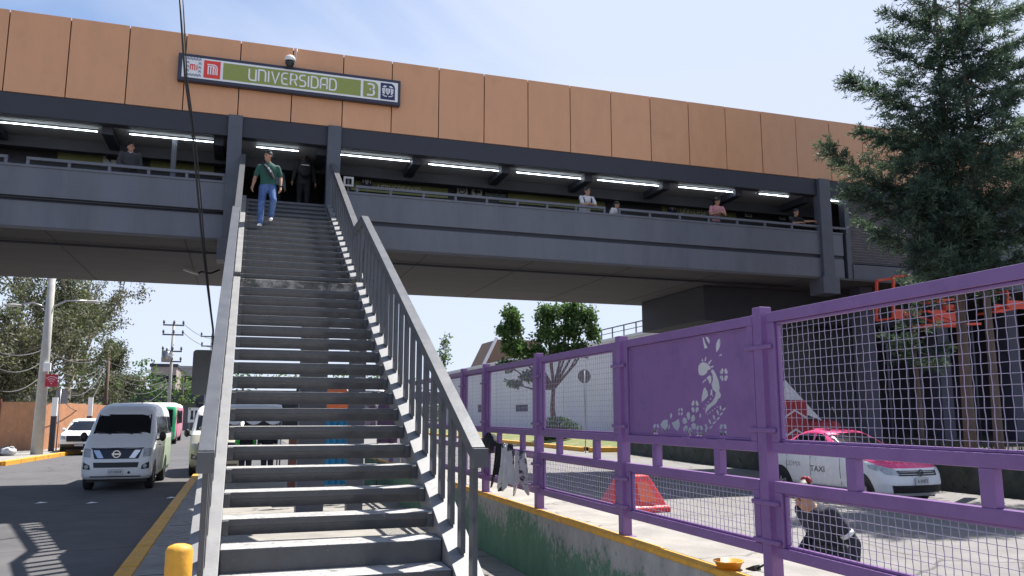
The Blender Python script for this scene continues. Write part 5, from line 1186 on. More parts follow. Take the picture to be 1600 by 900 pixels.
oframe([[(1447, 508), (1532, 506)], [(1466, 470), (1503, 466), (1503, 480)], [(1449, 486), (1500, 504)]], .07, 'largest orange red awning frame, in the middle of the tall mesh panel', [(1458, 486, 1498, 503), (1478, 476, 1490, 488)])
oframe([[(1555, 488), (1620, 476)], [(1574, 455), (1574, 480)]], .06, 'orange red awning frame at the right edge behind the mesh', [(1555, 476, 1568, 488), (1576, 472, 1625, 482)])
# ================================================================== TREES
BARK = mat('bark_brown', (.13, .09, .075), .9, var=.35, scale=6, bump=.8, bscale=14, stretch=(2, 2, .4))
BARKG = mat('bark_grey', (.26, .235, .20), .9, var=.3, scale=6, bump=.6, bscale=14, stretch=(2, 2, .4))
PIN = [leafmat('needles_dark', (.040, .066, .054)), leafmat('needles_mid', (.064, .100, .078)), leafmat('needles_light', (.105, .145, .105))]
GRN = [leafmat('leaf_dark', (.05, .095, .034)), leafmat('leaf_mid', (.085, .145, .048)), leafmat('leaf_light', (.14, .20, .075))]
DUS = [leafmat('leaf_dusty_dark', (.075, .076, .05)), leafmat('leaf_dusty', (.12, .118, .08)), leafmat('leaf_dusty_pale', (.19, .18, .13))]
def rv(r=R):
    while True:
        v = Vector((r.uniform(-1, 1), r.uniform(-1, 1), r.uniform(-1, 1)))
        if .05 < v.length < 1: return v.normalized()
def leaf(b, p, d, l, w, m):
    a = d.cross(rv())
    if a.length < .01: a = d.orthogonal()
    a.normalize(); q = p + d * l
    b.add([p, p + d * l * .45 + a * w / 2, q, p + d * l * .45 - a * w / 2], [(0, 1, 2, 3)], m)
# ---- conifers
def conifer(label, base, ztop, spread, tips, nwhorl, seed, trunk=.22, lean=0, zlow=2.0, needles=1.0):
    r = random.Random(seed); t = thing('conifer_tree', label, 'tree', base, 0, None)
    bw = MB(); fo = MB(); bx_, by_, bz = base
    def tr(z): q = (z - bz) / (ztop - bz); return Vector((bx_ + lean * q * q + .12 * math.sin(q * 5), by_ + .1 * math.sin(q * 4), z))
    bw.tube([tr(bz + (ztop - bz) * i / 14) for i in range(15)], [trunk * (1 - .93 * i / 14) + .01 for i in range(15)], 10)
    def branch(p0, tip, dens=1.0):
        n = 9; L = (tip - p0).length; side = (tip - p0).cross(Vector((0, 0, 1))).normalized(); pts = []
        for i in range(n + 1):
            q = i / n; pts.append(p0.lerp(tip, q) + Vector((0, 0, -.11 * L * math.sin(q * PI) * 1.0 + 0)) + side * .04 * L * math.sin(q * 4 + L))
        bw.tube(pts, [max(.008, .035 * (L / 3) * (1 - .85 * i / n)) for i in range(n + 1)], 6)
        nt = int(L * 17 * dens)
        for k in range(nt):
            q = .12 + .88 * math.sqrt(r.random()) if r.random() < .85 else r.random(); i = min(int(q * n), n - 1); p = pts[i].lerp(pts[i + 1], q * n - i); dr = (pts[i + 1] - pts[i]).normalized()
            s_ = r.choice((-1, 1)); tl = (.30 + .62 * (1 - q)) * min(1.3, L / 3 + .40) * r.uniform(.6, 1.15)
            d = (dr * r.uniform(.35, 1.0) + side * s_ * r.uniform(.1, 1.0) + Vector((0, 0, r.uniform(-.55, .42)))).normalized(); e = p + d * tl + Vector((0, 0, -.12 * tl))
            tone = 0 if r.random() < .5 else (1 if r.random() < .78 else 2)
            m = max(4, int(tl * 54 * needles))
            for j in range(m):
                u = j / m; c = p.lerp(e, u) + Vector((0, 0, .03 * math.sin(u * 3))); nd = (d * 1.0 + rv(r) * .95).normalized()
                leaf(fo, c, nd, r.uniform(.09, .17), .024, min(2, tone + (1 if u > .75 and r.random() < .5 else 0)))
    for tip in tips:
        z0 = tip.z - .12 * abs((tip - tr(tip.z)).length) + r.uniform(-.1, .2); z0 = max(bz + 1, min(z0, ztop - .3)); branch(tr(z0), tip, 2.0)
    for k in range(nwhorl):
        q = (k + r.random()) / nwhorl; z = bz + zlow + (ztop - bz - zlow - .2) * q; Lb = spread * (1 - .85 * q ** 1.2) * r.uniform(.55, 1.1); a = r.uniform(0, 2 * PI)
        p0 = tr(z); branch(p0, p0 + Vector((Lb * math.cos(a), Lb * math.sin(a), Lb * r.uniform(-.12, .34))))
    bw.build('trunk', BARK, t); fo.build('crown', PIN, t, recalc=False); return t
YC = 15.6; tb = at(1512, 640, Y=YC)
TIPS = [at(x, y, Y=YC + dy) for x, y, dy in ((1330, 122, 0), (1381, 22, .3), (1376, 62, -.4), (1302, 228, -.5), (1345, 205, .6), (1335, 292, -.3), (1405, 130, 1), (1440, 5, -.8), (1425, 180, -1), (1450, 100, 1), (1590, 18, 0), (1620, 90, -.6), (1620, 180, .6), (1605, 250, -1), (1480, 60, -1), (1420, 260, -1.2), (1440, 320, -1.3), (1470, 380, -1.2), (1500, 400, -1.4), (1550, 370, -1.2), (1405, 300, 0), (1455, 240, -1.4), (1490, 310, -1.7), (1540, 300, -1.5), (1580, 340, -1), (1430, 415, 0), (1500, 40, -1.6), (1545, 90, -1.5), (1470, 140, -1.6), (1530, 170, -1.8), (1495, 220, -1.8), (1560, 230, -1.6), (1420, 60, .9), (1460, 20, 1.2), (1540, 20, -1.2), (1385, 160, .5), (1450, 290, -1.6), (1520, 350, -1.8), (1560, 300, -1.4), (1475, 345, -1.6))]
conifer('tall dark conifer with long drooping branches in front of the bridge, left of the pair', (tb.x, YC, -.9), 13.6, 2.8, TIPS, 74, 3, .14, .25, 4.5)
tb2 = at(1556, 640, Y=14.6); TIPS2 = [at(x, y, Y=14.6 + dy) for x, y, dy in ((1590, 15, 0), (1640, 130, 0), (1490, 130, -.5), (1650, 260, .5), (1500, 330, -.8), (1590, 400, -.8), (1545, 395, -.9), (1620, 350, -1), (1470, 405, -.4), (1440, 385, -.8), (1600, 60, -.8), (1620, 200, -1), (1580, 150, -1.1), (1595, 290, -1.2), (1540, 240, -1.2), (1620, 300, -.6), (1570, 90, -1))]
conifer('slender dark conifer at the right edge in front of the bridge, right of the pair', (tb2.x, 14.6, -.9), 11.6, 2.5, TIPS2, 52, 11, .10, .1, 4.0)
# low drooping spray behind the mesh
tb3 = at(1440, 690, Y=18.4); TIPS3 = [at(x, y, Y=18.4 + dy) for x, y, dy in ((1382, 525, 0), (1400, 545, -.3), (1440, 565, -.4), (1470, 570, 0), (1480, 540, .3), (1420, 520, .2))]
conifer('small pale conifer drooping behind the mesh under the orange frames', (tb3.x, 18.4, -.85), 4.6, 1.0, TIPS3, 14, 5, .07, 0, 2.4)
# ---- broadleaf trees
def broad(name, label, base, trunk_top, clumps, nleaf, size, mats, seed, tr=.16, bark=None, group=None, limbs=True, asp=.55):
    r = random.Random(seed); t = thing(name, label, 'tree', base, 0, group); bw = MB(); base = Vector(base); top = Vector(trunk_top)
    mid = base.lerp(top, .55) + Vector((r.uniform(-.2, .2), 0, 0)); bw.tube([base, mid, top], [tr, tr * .8, tr * .62], 9)
    fo = MB()
    for c, rad in clumps:
        c = Vector(c)
        if limbs:
            k = top.lerp(c, .55) + Vector((0, 0, -.12 * (c - top).length)); bw.tube([top - Vector((0, 0, .3)), k, c], [tr * .5, tr * .3, tr * .10], 6)
            for j in range(7): e = c + Vector((rv(r).x * rad[0], rv(r).y * rad[1], rv(r).z * rad[2])) * .9; bw.tube([c.lerp(k, r.uniform(0, .5)), c.lerp(e, .5), e], [tr * .10, tr * .06, .01], 4)
        n = int(nleaf * rad[0] * rad[2])
        sub = [(c + Vector((v.x * rad[0], v.y * rad[1], v.z * rad[2])) * r.uniform(.15, 1.0), r.uniform(.24, .50), r.choice((0, 0, 1, 1, 1, 2))) for v in (rv(r) for _ in range(46))]
        for i in range(n):
            sc, sr, tone = sub[r.randrange(len(sub))]; p = sc + rv(r) * (sr * min(rad) * 1.15 * r.random() ** .4)
            d = (rv(r) + Vector((0, 0, -.25))).normalized(); leaf(fo, p, d, size * r.uniform(.7, 1.3), size * asp, tone if r.random() < .75 else r.randrange(3))
    bw.build('trunk', bark or BARK, t); fo.build('crown', mats, t, recalc=False); return t
def cl(px, py, Y, rx, rz, ry=None):
    c = at(px, py, Y=Y); k = c.y * 1.03 / F; return (tuple(c), (rx * k, (ry or rx) * k, rz * k))
YT_ = 52; bt = at(868, 668, Y=YT_); tt = at(865, 600, Y=YT_)
broad('street_tree', 'leafy green tree with forked trunk in front of the pale viaduct wall', (bt.x, YT_, -1.72), (tt.x, YT_, tt.z), [cl(858, 492, YT_, 24, 19), cl(888, 486, YT_, 26, 17), cl(916, 496, YT_, 20, 20), cl(926, 520, YT_, 14, 16), cl(893, 514, YT_, 24, 18), cl(856, 522, YT_, 24, 20), cl(797, 492, YT_, 16, 16), cl(788, 518, YT_, 16, 14), cl(806, 508, YT_, 12, 20), cl(806, 545, YT_, 26, 17), cl(838, 552, YT_, 22, 16), cl(878, 546, YT_, 26, 15), cl(908, 546, YT_, 16, 13), cl(794, 570, YT_, 18, 10), cl(830, 588, YT_, 22, 11), cl(804, 600, YT_, 14, 7)], 1500, .26, GRN, 21, .22)
b_ = at(695, 655, Y=95); tt = at(695, 580, Y=95); broad('birch_tree', 'slender pale green tree standing alone right of the stair railing', (b_.x, 95, -2), tuple(tt), [cl(693, 558, 95, 13, 20), cl(696, 534, 95, 9, 14), cl(690, 578, 95, 10, 12)], 190, .36, [GRN[1], GRN[2], DUS[1]], 22, .14)
# bush under the tree
bu_ = thing('shrub', 'low dark shrub around the base of the tree by the pale wall', 'shrub', (bt.x, YT_ - .5, -1.72)); fo = MB()
for i in range(2600): a = R.uniform(-1, 1); p = Vector((bt.x + a * 1.5, YT_ - .6 + R.uniform(-.6, .6), -1.7 + R.random() * (bt.z + 2.35) * (1 - .5 * a * a))); leaf(fo, p, (rv() + Vector((0, 0, .5))).normalized(), .22, .09, R.randrange(2))
fo.build('foliage', GRN, bu_, recalc=False)
# ---- left side: tall sparse grey green trees
def sparse(label, base, top_px, w_px, Y, seed, n=1.0, mats=DUS):
    r = random.Random(seed); t = thing('sparse_tree', label, 'tree', base, 0, 'tall sparse trees behind the orange hoarding'); bw = MB(); fo = MB(); base = Vector(base)
    def grow(p, d, L, rad, lev):
        n_ = 5; pts = [p]
        for i in range(n_): d = (d + rv(r) * .16 + Vector((0, 0, .10 if lev else .02))).normalized(); pts.append(pts[-1] + d * L / n_)
        bw.tube(pts, [max(.012, rad * (1 - .65 * i / n_)) for i in range(n_ + 1)], 6 if lev < 2 else 4, caps=False)
        if lev >= 2:
            for k in range(int(46 * n)):
                q = pts[r.randrange(1, n_ + 1)] + rv(r) * r.random() * .75; leaf(fo, q, (rv(r) + Vector((0, 0, -.4))).normalized(), r.uniform(.18, .36), .11, r.choice((0, 0, 1, 1, 2)))
        if lev < 3:
            for k in range((8, 5, 3)[lev]):
                i = r.randrange(1 if lev else 2, n_ + 1); a = (d * .6 + rv(r) * .85 + Vector((0, 0, .15))).normalized(); grow(pts[i], a, L * r.uniform(.38, .62), rad * .5, lev + 1)
    zt = at(top_px[0], top_px[1], Y=Y).z; H_ = zt - base.z; grow(base, Vector((r.uniform(-.08, .08), 0, 1)), H_ * .72, .26, 0)
    bw.build('trunk', BARKG, t); fo.build('crown', mats, t, recalc=False)
for i, (px, ytop, Y, s_, lab) in enumerate(((-25, 380, 64, 31, 'sparse tall tree with bare twigs at the far left edge'), (45, 395, 70, 32, 'tall sparse grey green tree behind the concrete lamp post'), (100, 400, 66, 33, 'tallest sparse tree right of the concrete lamp post'), (128, 445, 76, 34, 'sparse tree reaching right over the white pickup'), (178, 545, 84, 35, 'lowest sparse tree beside the wooden utility pole'), (10, 500, 58, 36, 'low bushy tree above the left end of the orange hoarding'))):
    p = at(px, 650, Y=Y); sparse(lab, (p.x, Y, -2), (px, ytop), 60, Y, s_, 1.25, DUS if i % 2 else [DUS[0], leafmat('leaf_grey_green', (.075, .095, .045)), DUS[2]])
def hedge(label, specs, mats, dens, size, seed, nm='leafy_shrub'):
    r = random.Random(seed); c0 = Vector(specs[0][0]); t = thing(nm, label, 'shrub', (c0.x, c0.y, -2)); fo = MB()
    for c, rad in specs:
        c = Vector(c)
        for i in range(int(dens * rad[0] * rad[2])):
            v = rv(r) * r.random() ** .33; lump = 1 + .3 * noise.noise((c + v * 2.2)); p = c + Vector((v.x * rad[0], v.y * rad[1], v.z * rad[2])) * lump; leaf(fo, p, (rv(r) + Vector((0, 0, .1))).normalized(), size * r.uniform(.7, 1.3), size * .5, r.choice((0, 1, 1, 2)) if v.z > 0 else r.choice((0, 0, 1)))
    fo.build('foliage', mats, t, recalc=False); bw = MB(); bw.tube([(c0.x, c0.y, -2), (c0.x, c0.y, c0.z)], .12, 6); bw.build('stem', BARK, t)
hedge('pale green bush left of the concrete lamp post above the hoarding', [cl(8, 560, 60, 26, 28), cl(45, 610, 58, 40, 26), cl(10, 610, 58, 30, 26)], DUS, 130, .30, 41)
hedge('dense olive undergrowth behind the right half of the orange hoarding', [cl(105, 605, 64, 38, 34), cl(160, 610, 70, 34, 32), cl(130, 570, 72, 30, 28)], [DUS[0], DUS[1], GRN[1]], 130, .30, 42)
hedge('round bright green tree crown left of the utility pole', [cl(226, 588, 100, 20, 26), cl(215, 612, 100, 18, 24), cl(243, 610, 100, 20, 24)], GRN, 60, .45, 43, 'round_tree')
hedge('yellow green bushy tree right of the utility pole', [cl(286, 602, 105, 16, 22), cl(272, 622, 104, 16, 14), cl(296, 612, 105, 14, 22)], [GRN[1], GRN[2], GRN[2]], 60, .45, 44, 'round_tree')
hedge('green foliage glimpsed through the left half of the stairs', [cl(380, 595, 90, 36, 14), cl(450, 592, 95, 24, 12), cl(340, 600, 95, 20, 14)], GRN, 60, .42, 45)
hedge('green foliage glimpsed through the right half of the stairs', [cl(540, 590, 80, 24, 16), cl(590, 590, 82, 26, 14), cl(640, 600, 85, 18, 14)], GRN, 60, .40, 46)
# ================================================================== LEFT STREET
lp = at(57, 710, Z=PAVE); lt_ = at(79, 380, Y=lp.y)
t = thing('lamp_post', 'tall pale concrete lamp post with two arms on the left pavement', 'lamp post', (lp.x, lp.y, PAVE))
CONP = mat('pole_concrete', (.42, .41, .39), .85, var=.15, scale=4, bump=.2, bscale=20)
b = MB(); b.tube([(lp.x, lp.y, PAVE), (lp.x, lp.y, lt_.z)], [.26, .13], 12); b.build('pole', CONP, t)
arm = at(72, 478, Y=lp.y)
for px, py in ((136, 470), (30, 476)):
    e = at(px, py, Y=lp.y); b = MB(); b.tube([(lp.x, lp.y, arm.z - .1), arm.lerp(e, .5) + Vector((0, 0, .12)), e], .04, 6); o = b.build('arm', STEEL, t); b = MB(); b.ell(e + Vector((.2 if px > 70 else -.2, 0, -.03)), (.36, .14, .07)); b.build('lamp_head', CONP, o)
q = at(75, 574, Y=lp.y); t2 = thing('junction_box', 'small white box fixed high on the concrete lamp post', 'box', (q.x, lp.y - .3, q.z)); b = MB(); b.box(q.x - .14, q.x + .16, lp.y - .32, lp.y - .12, q.z - .2, q.z + .2); b.build('case', WHITE, t2, bevel=.02); b = MB(); b.box(q.x - .05, q.x + .05, lp.y - .119, lp.y + .05, q.z - .1, q.z + .1); b.build('bracket', STEEL, t2)
q0, q1 = at(70, 604, Y=lp.y - .3), at(91, 585, Y=lp.y - .3); t3 = thing('wifi_sign', 'dark red square sign with a white wifi symbol on the lamp post', 'sign', ((q0.x + q1.x) / 2, lp.y - .3, q0.z))
b = MB(); b.box(q0.x, q1.x, lp.y - .31, lp.y - .28, q0.z, q1.z); b.build('plate', mat('wifi_red', (.42, .02, .05), .5), t3); xc, zc = (q0.x + q1.x) / 2, q0.z + .14
b = MB(); f2 = lambda u, v, k: (xc + u, lp.y - .312 - k, zc + v)
for r_ in (.12, .22, .32): b = MB(); b.ribbon(arc(0, 0, r_, 45, 135, 8), .035, f2, 0, .006); b.build('symbol_arc', mat('wifi_pale', (.7, .45, .5), .5), t3)
b = MB(); b.prism(circ(0, 0, .035, 10), f2, 0, .006); b.build('symbol_dot', mat('wifi_pale', (.7, .45, .5), .5), t3)
# orange hoarding
HOR = mat('hoarding_orange', (.42, .195, .095), .75, var=.18, scale=3, col2=(.33, .165, .09), thr=.6, soft=.1, nscale=1)
A_, B_, C_, D_ = (-11.9, 48.9), (-9.75, 47.6), (-9.0, 57.0), (-8.6, 66)
oh = thing('orange_hoarding', 'weathered orange panel hoarding along the left pavement', 'hoarding', (A_[0], A_[1], PAVE))
for s_, e_ in ((A_, B_), (B_, C_), (C_, D_)):
    n = max(1, round((Vector(e_) - Vector(s_)).length / 1.25))
    for k in range(n):
        p, q = Vector(s_).lerp(Vector(e_), k / n), Vector(s_).lerp(Vector(e_), (k + .985) / n); h = 2.42 + .05 * R.random(); b = MB(); b.bar((p.x, p.y, PAVE + h / 2), (q.x, q.y, PAVE + h / 2), .05, h); b.build('panel', HOR, oh)
    p = Vector(s_); b = MB(); b.box(p.x - .08, p.x + .08, p.y - .10, p.y + .06, PAVE, PAVE + 2.62); b.build('post', mat('hoarding_post', (.16, .05, .035), .7), oh)
for px, lab in ((80, 'black post with a white top beside the lamp post'), (136, 'black post with a white top behind the pickup')):
    p = at(px, 700, Y=46.3 if px < 100 else 52); t = thing('striped_post', lab, 'post', (p.x, p.y, PAVE), 0, 'black and white posts on the left pavement'); zt = at(px, 621, Y=p.y).z; zm = at(px, 650, Y=p.y).z
    b = MB(); b.box(p.x - .12, p.x + .12, p.y - .1, p.y + .1, PAVE, zm); b.build('lower_shaft', DARKG, t); b = MB(); b.box(p.x - .12, p.x + .12, p.y - .1, p.y + .1, zm, zt); b.build('upper_shaft', WHITE, t)
p = at(93, 640, Y=46.8); t = thing('rear_sign', 'grey sign plate seen from behind on a thin post by the hoarding', 'sign', (p.x, 46.8, PAVE)); u, v = at(86, 631, Y=46.8), at(107, 609, Y=46.8)
b = MB(); b.box(u.x, v.x, 46.78, 46.8, u.z, v.z); b.build('plate', mat('sign_back', (.2, .19, .21)), t); b = MB(); b.tube([(p.x, 46.75, PAVE), (p.x, 46.75, v.z)], .03, 8); b.build('post', STEEL, t)
# litter bags by the hoarding
for px, c_, lab in ((3, (.08, .08, .09), 'dark rubbish bag on the left pavement, nearest the picture edge'), (12, (.45, .45, .45), 'pale rubbish bag on the left pavement by the hoarding')):
    p = at(px, 712, Z=PAVE); t = thing('rubbish_bag', lab, 'rubbish bag', (p.x, p.y, PAVE)); b = MB(); b.ell((p.x, p.y, PAVE + .17), (.34, .26, .19)); b.ell((p.x + .12, p.y, PAVE + .34), (.09, .09, .08)); o = b.build('bag', mat('rubbish_%d' % px, c_, .5, var=.3, scale=8), t)
    for v in o.data.vertices: v.co += .05 * noise.noise_vector(v.co * 6)
# utility poles
def upole(px, py0, py1, Y, arms, label, trans=None, wood=False):
    p = at(px, py1, Y=Y); q = at(px + (py1 - py0) * .055, py0, Y=Y); t = thing('utility_pole', label, 'utility pole', (p.x, Y, -2)); b = MB(); b.tube([(p.x, Y, -2), (p.x, Y, q.z)], [.17, .10], 10); b.build('pole', BARK if wood else CONP, t)
    for (ya, half) in arms:
        z = at(px, ya, Y=Y).z; b = MB(); b.box(p.x - half, p.x + half, Y - .2, Y - .1, z - .06, z + .06); o = b.build('cross_arm', COLM, t); b = MB()
        for u in (-.92, 0.05, .92): b.tube([(p.x + half * u, Y - .15, z + .06), (p.x + half * u, Y - .15, z + .2), (p.x + half * u, Y - .15, z + .42)], [.03, .10, .06], 8)
        b.build('insulators', COLM, o)
    if trans:
        z = at(px, trans, Y=Y).z; b = MB(); b.tube([(p.x - .38, Y - .35, z - .5), (p.x - .38, Y - .35, z + .4)], .42, 14); b.tube([(p.x - .38, Y - .35, z + .4), (p.x - .38, Y - .35, z + .7)], .1, 8); b.build('transformer', STEEL, t)
    return p.x, Y
upole(263, 503, 640, 76, ((508, .85), (523, .85), (549, .8), (565, .8)), 'pale utility pole with four cross arms and a transformer', 557)
upole(325, 522, 640, 88, ((526, 1.1), (541, 1.0)), 'distant utility pole half hidden by the stair railing')
upole(160, 545, 690, 66, (), 'bare dark wooden utility pole among the sparse trees', None, True)
# overhead wires
def wire(pts, sag, r_, label):
    b = MB(); P_ = []
    for (xa, ya, Ya), (xb, yb, Yb) in zip(pts, pts[1:]):
        a, q = at(xa, ya, Y=Ya), at(xb, yb, Y=Yb); n = 14
        for i in range(n + 1): u = i / n; P_.append(a.lerp(q, u) - Vector((0, 0, sag * 4 * u * (1 - u))))
    b.tube(P_, r_, 5); tag(b.build('overhead_wire', mat('wire_grey', (.10, .10, .105), .6)), label, 'wire', 'overhead wires on the left')
for i, (pts, sag, lab) in enumerate((
    ([(-40, 530, 40), (70, 545, 46), (160, 560, 66), (264, 580, 76)], .5, 'uppermost overhead wire from the lamp post to the utility pole'),
    ([(-40, 545, 40), (70, 562, 46), (160, 572, 66), (264, 585, 76)], .8, 'second overhead wire sagging from the lamp post to the utility pole'),
    ([(-40, 586, 40), (75, 577, 46), (160, 575, 66), (264, 592, 76)], .9, 'overhead wire passing the white junction box'),
    ([(76, 588, 46), (160, 582, 66), (264, 596, 76), (320, 575, 88)], 1.3, 'lowest overhead wire sagging behind the red wifi sign'),
    ([(86, 600, 46), (160, 590, 66), (264, 600, 76)], 1.8, 'deeply sagging overhead wire above the orange hoarding'),
    ([(287, 506, 76), (345, 528, 88)], .5, 'overhead wire between the two utility poles, upper'),
    ([(287, 520, 76), (345, 542, 88)], .5, 'overhead wire between the two utility poles, lower'))): wire(pts, sag, .022, lab)
# billboard back beside the stairs
YBB = 30; u, v = at(298, 617, Y=YBB), at(334, 547, Y=YBB); t = thing('billboard', 'dark grey sign board with rounded corners on a post left of the stairs', 'sign', ((u.x + v.x) / 2 + .3, YBB, ROAD))
r_ = .12; pol = arc(v.x - r_, v.z - r_, r_, 90, 0, 5) + arc(v.x - r_, u.z + r_, r_, 0, -90, 5) + arc(u.x + r_, u.z + r_, r_, -90, -180, 5) + arc(u.x + r_, v.z - r_, r_, 180, 90, 5)
b = MB(); b.prism(pol, lambda a, c, k: (a, YBB + k, c), 0, .08); b.build('board', mat('board_grey', (.085, .092, .098), .6, var=.12), t, bevel=.01)
xp = at(320, 640, Y=YBB).x; b = MB(); b.tube([(xp, YBB + .12, ROAD), (xp, YBB + .12, v.z - .1)], .05, 8); b.build('post', STEEL, t)
# far buildings and flyover
def block(px0, px1, py, Y, m, label, depth=12, parapet=None, win=0):
    a, q = at(px0, py, Y=Y), at(px1, py, Y=Y); z = at((px0 + px1) / 2, py, Y=Y).z; t = thing('distant_building', label, 'building', ((a.x + q.x) / 2, Y, -2)); b = MB(); b.box(a.x, q.x, Y, Y + depth, -2, z); b.build('wall', m, t)
    b = MB(); b.box(a.x - .2, q.x + .2, Y - .2, Y + depth, z, z + .5); b.build('roof_slab', parapet or m, t)
    for k in range(win):
        x = a.x + (q.x - a.x) * (k + .5) / win; b = MB(); b.box(x - .7, x + .7, Y - .03, Y + .1, z - 2.8, z - 1.4); b.build('window', GLASS, t)
block(236, 276, 573, 150, mat('far_pinkish', (.33, .27, .25), .8), 'pinkish far building with dark roof left of the utility pole top', 14, DARKG, 3)
block(274, 330, 576, 170, mat('far_grey', (.30, .30, .30), .8), 'grey flat far building right of the utility pole', 14, None, 4)
block(186, 212, 592, 120, mat('far_white', (.42, .40, .38), .8), 'small pale house behind the low sparse tree', 8, None, 2)
a, q = at(278, 612, Y=112), at(352, 612, Y=112); t = thing('far_flyover', 'dark concrete flyover crossing the far end of the left road', 'flyover', (a.x, 112, -2)); b = MB(); b.box(a.x - 26, q.x + 46, 112, 120, at(300, 628, Y=112).z, at(300, 609, Y=112).z); b.build('deck', DARKG, t)
b = MB(); b.box(a.x + .3, a.x + 2.2, 113, 119, -2, at(300, 628, Y=112).z); b.build('pier', mat('flyover_pier', (.14, .14, .145), .8), t); b = MB(); b.box(q.x + 14, q.x + 16, 113, 119, -2, at(300, 628, Y=112).z); b.build('pier', mat('flyover_pier', (.14, .14, .145), .8), t)
b = MB(); b.box(a.x - 10, q.x + 20, 124, 125, -2, 1.6); b.build('back_wall', DARKG, t)
u, v = at(293, 660, Y=108), at(315, 637, Y=108); t = thing('far_poster', 'white poster board with dark figures under the far flyover', 'sign', ((u.x + v.x) / 2, 108, -2)); b = MB(); b.box(u.x, v.x, 108, 108.1, u.z, v.z); b.build('board', WHITE, t)
b = MB()
for k in (.3, .62): xx = u.x + (v.x - u.x) * k; b.prism([(xx - .2, u.z + .35), (xx + .2, u.z + .35), (xx + .12, v.z - .9), (xx + .15, v.z - .35), (xx - .15, v.z - .35), (xx - .12, v.z - .9)], lambda a_, c, k_: (a_, 107.99 - k_, c), 0, .01)
b.build('figures', DARKG, t); b = MB(); b.tube([(u.x + .2, 108.2, -2), (u.x + .2, 108.2, v.z)], .08, 8); b.build('post', STEEL, t); b = MB(); b.tube([(v.x - .2, 108.2, -2), (v.x - .2, 108.2, v.z)], .08, 8); b.build('post', STEEL, t)
# distant tree belt that closes the horizon
fo = MB(); r = random.Random(77)
for i in range(16000):
    x = r.uniform(-150, 190); h = 5.5 + 3.0 * noise.noise((x * .035, 0, 0)) + 1.6 * noise.noise((x * .2, 3, 0)); fo_z = -2 + max(.5, h) * r.random() ** .7; leaf(fo, Vector((x, 190 + r.uniform(-5, 8), fo_z)), rv(r), r.uniform(.8, 1.5), .7, r.randrange(3))
o = fo.build('distant_trees', [GRN[0], GRN[1], DUS[1]], None, recalc=False); o['kind'] = 'stuff'; o['label'] = 'distant belt of trees along the horizon'; o['category'] = 'trees'
# small litter on the road
for px, py, lab in ((64, 786, 'small scrap of litter on the shaded road, left'), (144, 786, 'small scrap of litter on the shaded road, right'), (268, 778, 'pale scrap of paper by the yellow kerb')):
    p = at(px, py, Z=ROAD + .01); b = MB(); b.add([(p.x - .12, p.y - .05, ROAD + .008), (p.x + .1, p.y - .08, ROAD + .02), (p.x + .13, p.y + .07, ROAD + .008), (p.x - .02, p.y + .04, ROAD + .035), (p.x - .1, p.y + .08, ROAD + .01)], [(0, 1, 3), (1, 2, 3), (2, 4, 3), (4, 0, 3)]); o = b.build('litter_scrap', WHITE, None, recalc=False); tag(o, lab, 'litter', 'scraps of litter on the road')
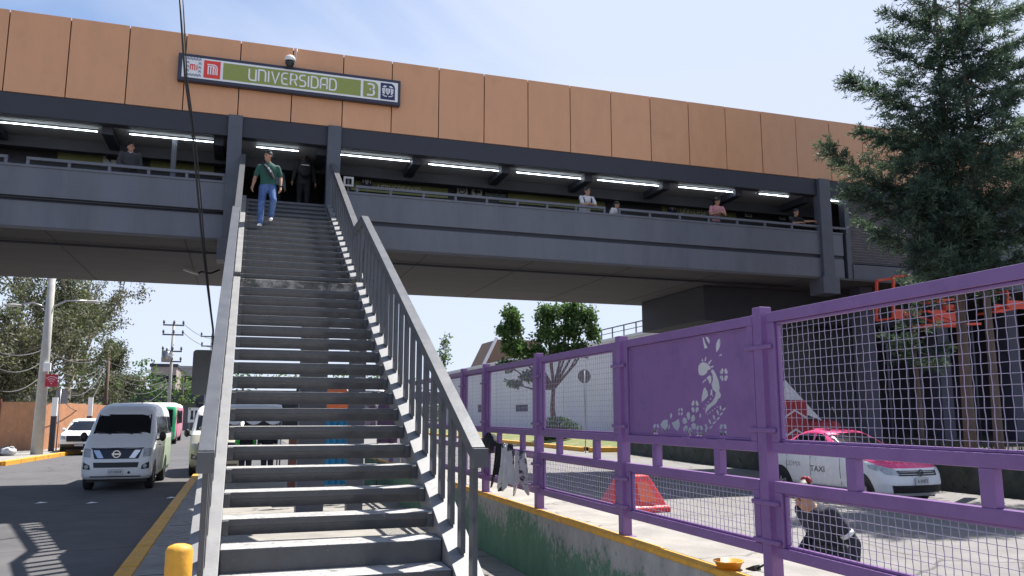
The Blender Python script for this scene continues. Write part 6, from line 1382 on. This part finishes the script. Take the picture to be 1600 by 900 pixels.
# ================================================================== LIGHT, SKY, CAMERA
SV = Vector((.46, .30, 1.0)).normalized()
sl = bpy.data.lights.new('sun', 'SUN'); sl.energy = 5.0; sl.angle = math.radians(.6); sl.color = (1, .95, .88)
so = bpy.data.objects.new('sun', sl); COL.objects.link(so); so.rotation_euler = SV.to_track_quat('Z', 'Y').to_euler(); so.location = (20, 10, 60)
w = bpy.data.worlds.new('World'); S.world = w; w.use_nodes = True; nt = w.node_tree; N, L = nt.nodes, nt.links; bg = N['Background']
sk = N.new('ShaderNodeTexSky'); sk.sky_type = 'NISHITA'; sk.sun_disc = False; sk.sun_elevation = math.asin(SV.z); sk.sun_rotation = math.atan2(SV.x, SV.y); sk.altitude = 2200; sk.air_density = 1.0; sk.dust_density = 1.2; sk.ozone_density = 1.0
tc = N.new('ShaderNodeTexCoord'); mp = N.new('ShaderNodeMapping'); mp.inputs['Scale'].default_value = (1.0, 1.0, 2.6); L.new(tc.outputs['Generated'], mp.inputs[0])
nz = N.new('ShaderNodeTexNoise'); nz.inputs['Scale'].default_value = 1.1; nz.inputs['Detail'].default_value = 7; nz.inputs['Roughness'].default_value = .52; nz.inputs['Distortion'].default_value = .5; L.new(mp.outputs[0], nz.inputs['Vector'])
sp = N.new('ShaderNodeSeparateXYZ'); L.new(tc.outputs['Generated'], sp.inputs[0])
def M_(op, a, b_, c=None):
    q = N.new('ShaderNodeMath'); q.operation = op
    for i, x in enumerate((a, b_)):
        if isinstance(x, (int, float)): q.inputs[i].default_value = x
        else: L.new(x, q.inputs[i])
    return q.outputs[0]
cloud = N.new('ShaderNodeMapRange'); cloud.inputs[1].default_value = .36; cloud.inputs[2].default_value = .68; cloud.interpolation_type = 'SMOOTHSTEP'; L.new(M_('ADD', nz.outputs['Fac'], M_('MULTIPLY', sp.outputs['X'], .24)), cloud.inputs[0])
low_ = N.new('ShaderNodeMapRange'); low_.inputs[1].default_value = .40; low_.inputs[2].default_value = .03; low_.inputs[3].default_value = .0; low_.inputs[4].default_value = .75; L.new(sp.outputs['Z'], low_.inputs[0])
fac = M_('MINIMUM', M_('ADD', M_('MULTIPLY', cloud.outputs[0], .9), low_.outputs[0]), .93)
mx = N.new('ShaderNodeMix'); mx.data_type = 'RGBA'; mx.inputs[7].default_value = (3.85, 4.25, 5.25, 1); L.new(fac, mx.inputs[0]); L.new(sk.outputs[0], mx.inputs[6])
L.new(mx.outputs[2], bg.inputs[0]); bg.inputs[1].default_value = .10
cd = bpy.data.cameras.new('camera'); cd.sensor_width = 36; cd.lens = 36 * F / 1600; cd.clip_end = 3000; cd.clip_start = .05
co = bpy.data.objects.new('camera', cd); COL.objects.link(co); co.matrix_world = Matrix((RT, UP, -FW)).transposed().to_4x4(); S.camera = co
S.view_settings.view_transform = 'Standard'; S.view_settings.look = 'None'; S.view_settings.exposure = 1.02; S.view_settings.gamma = 1
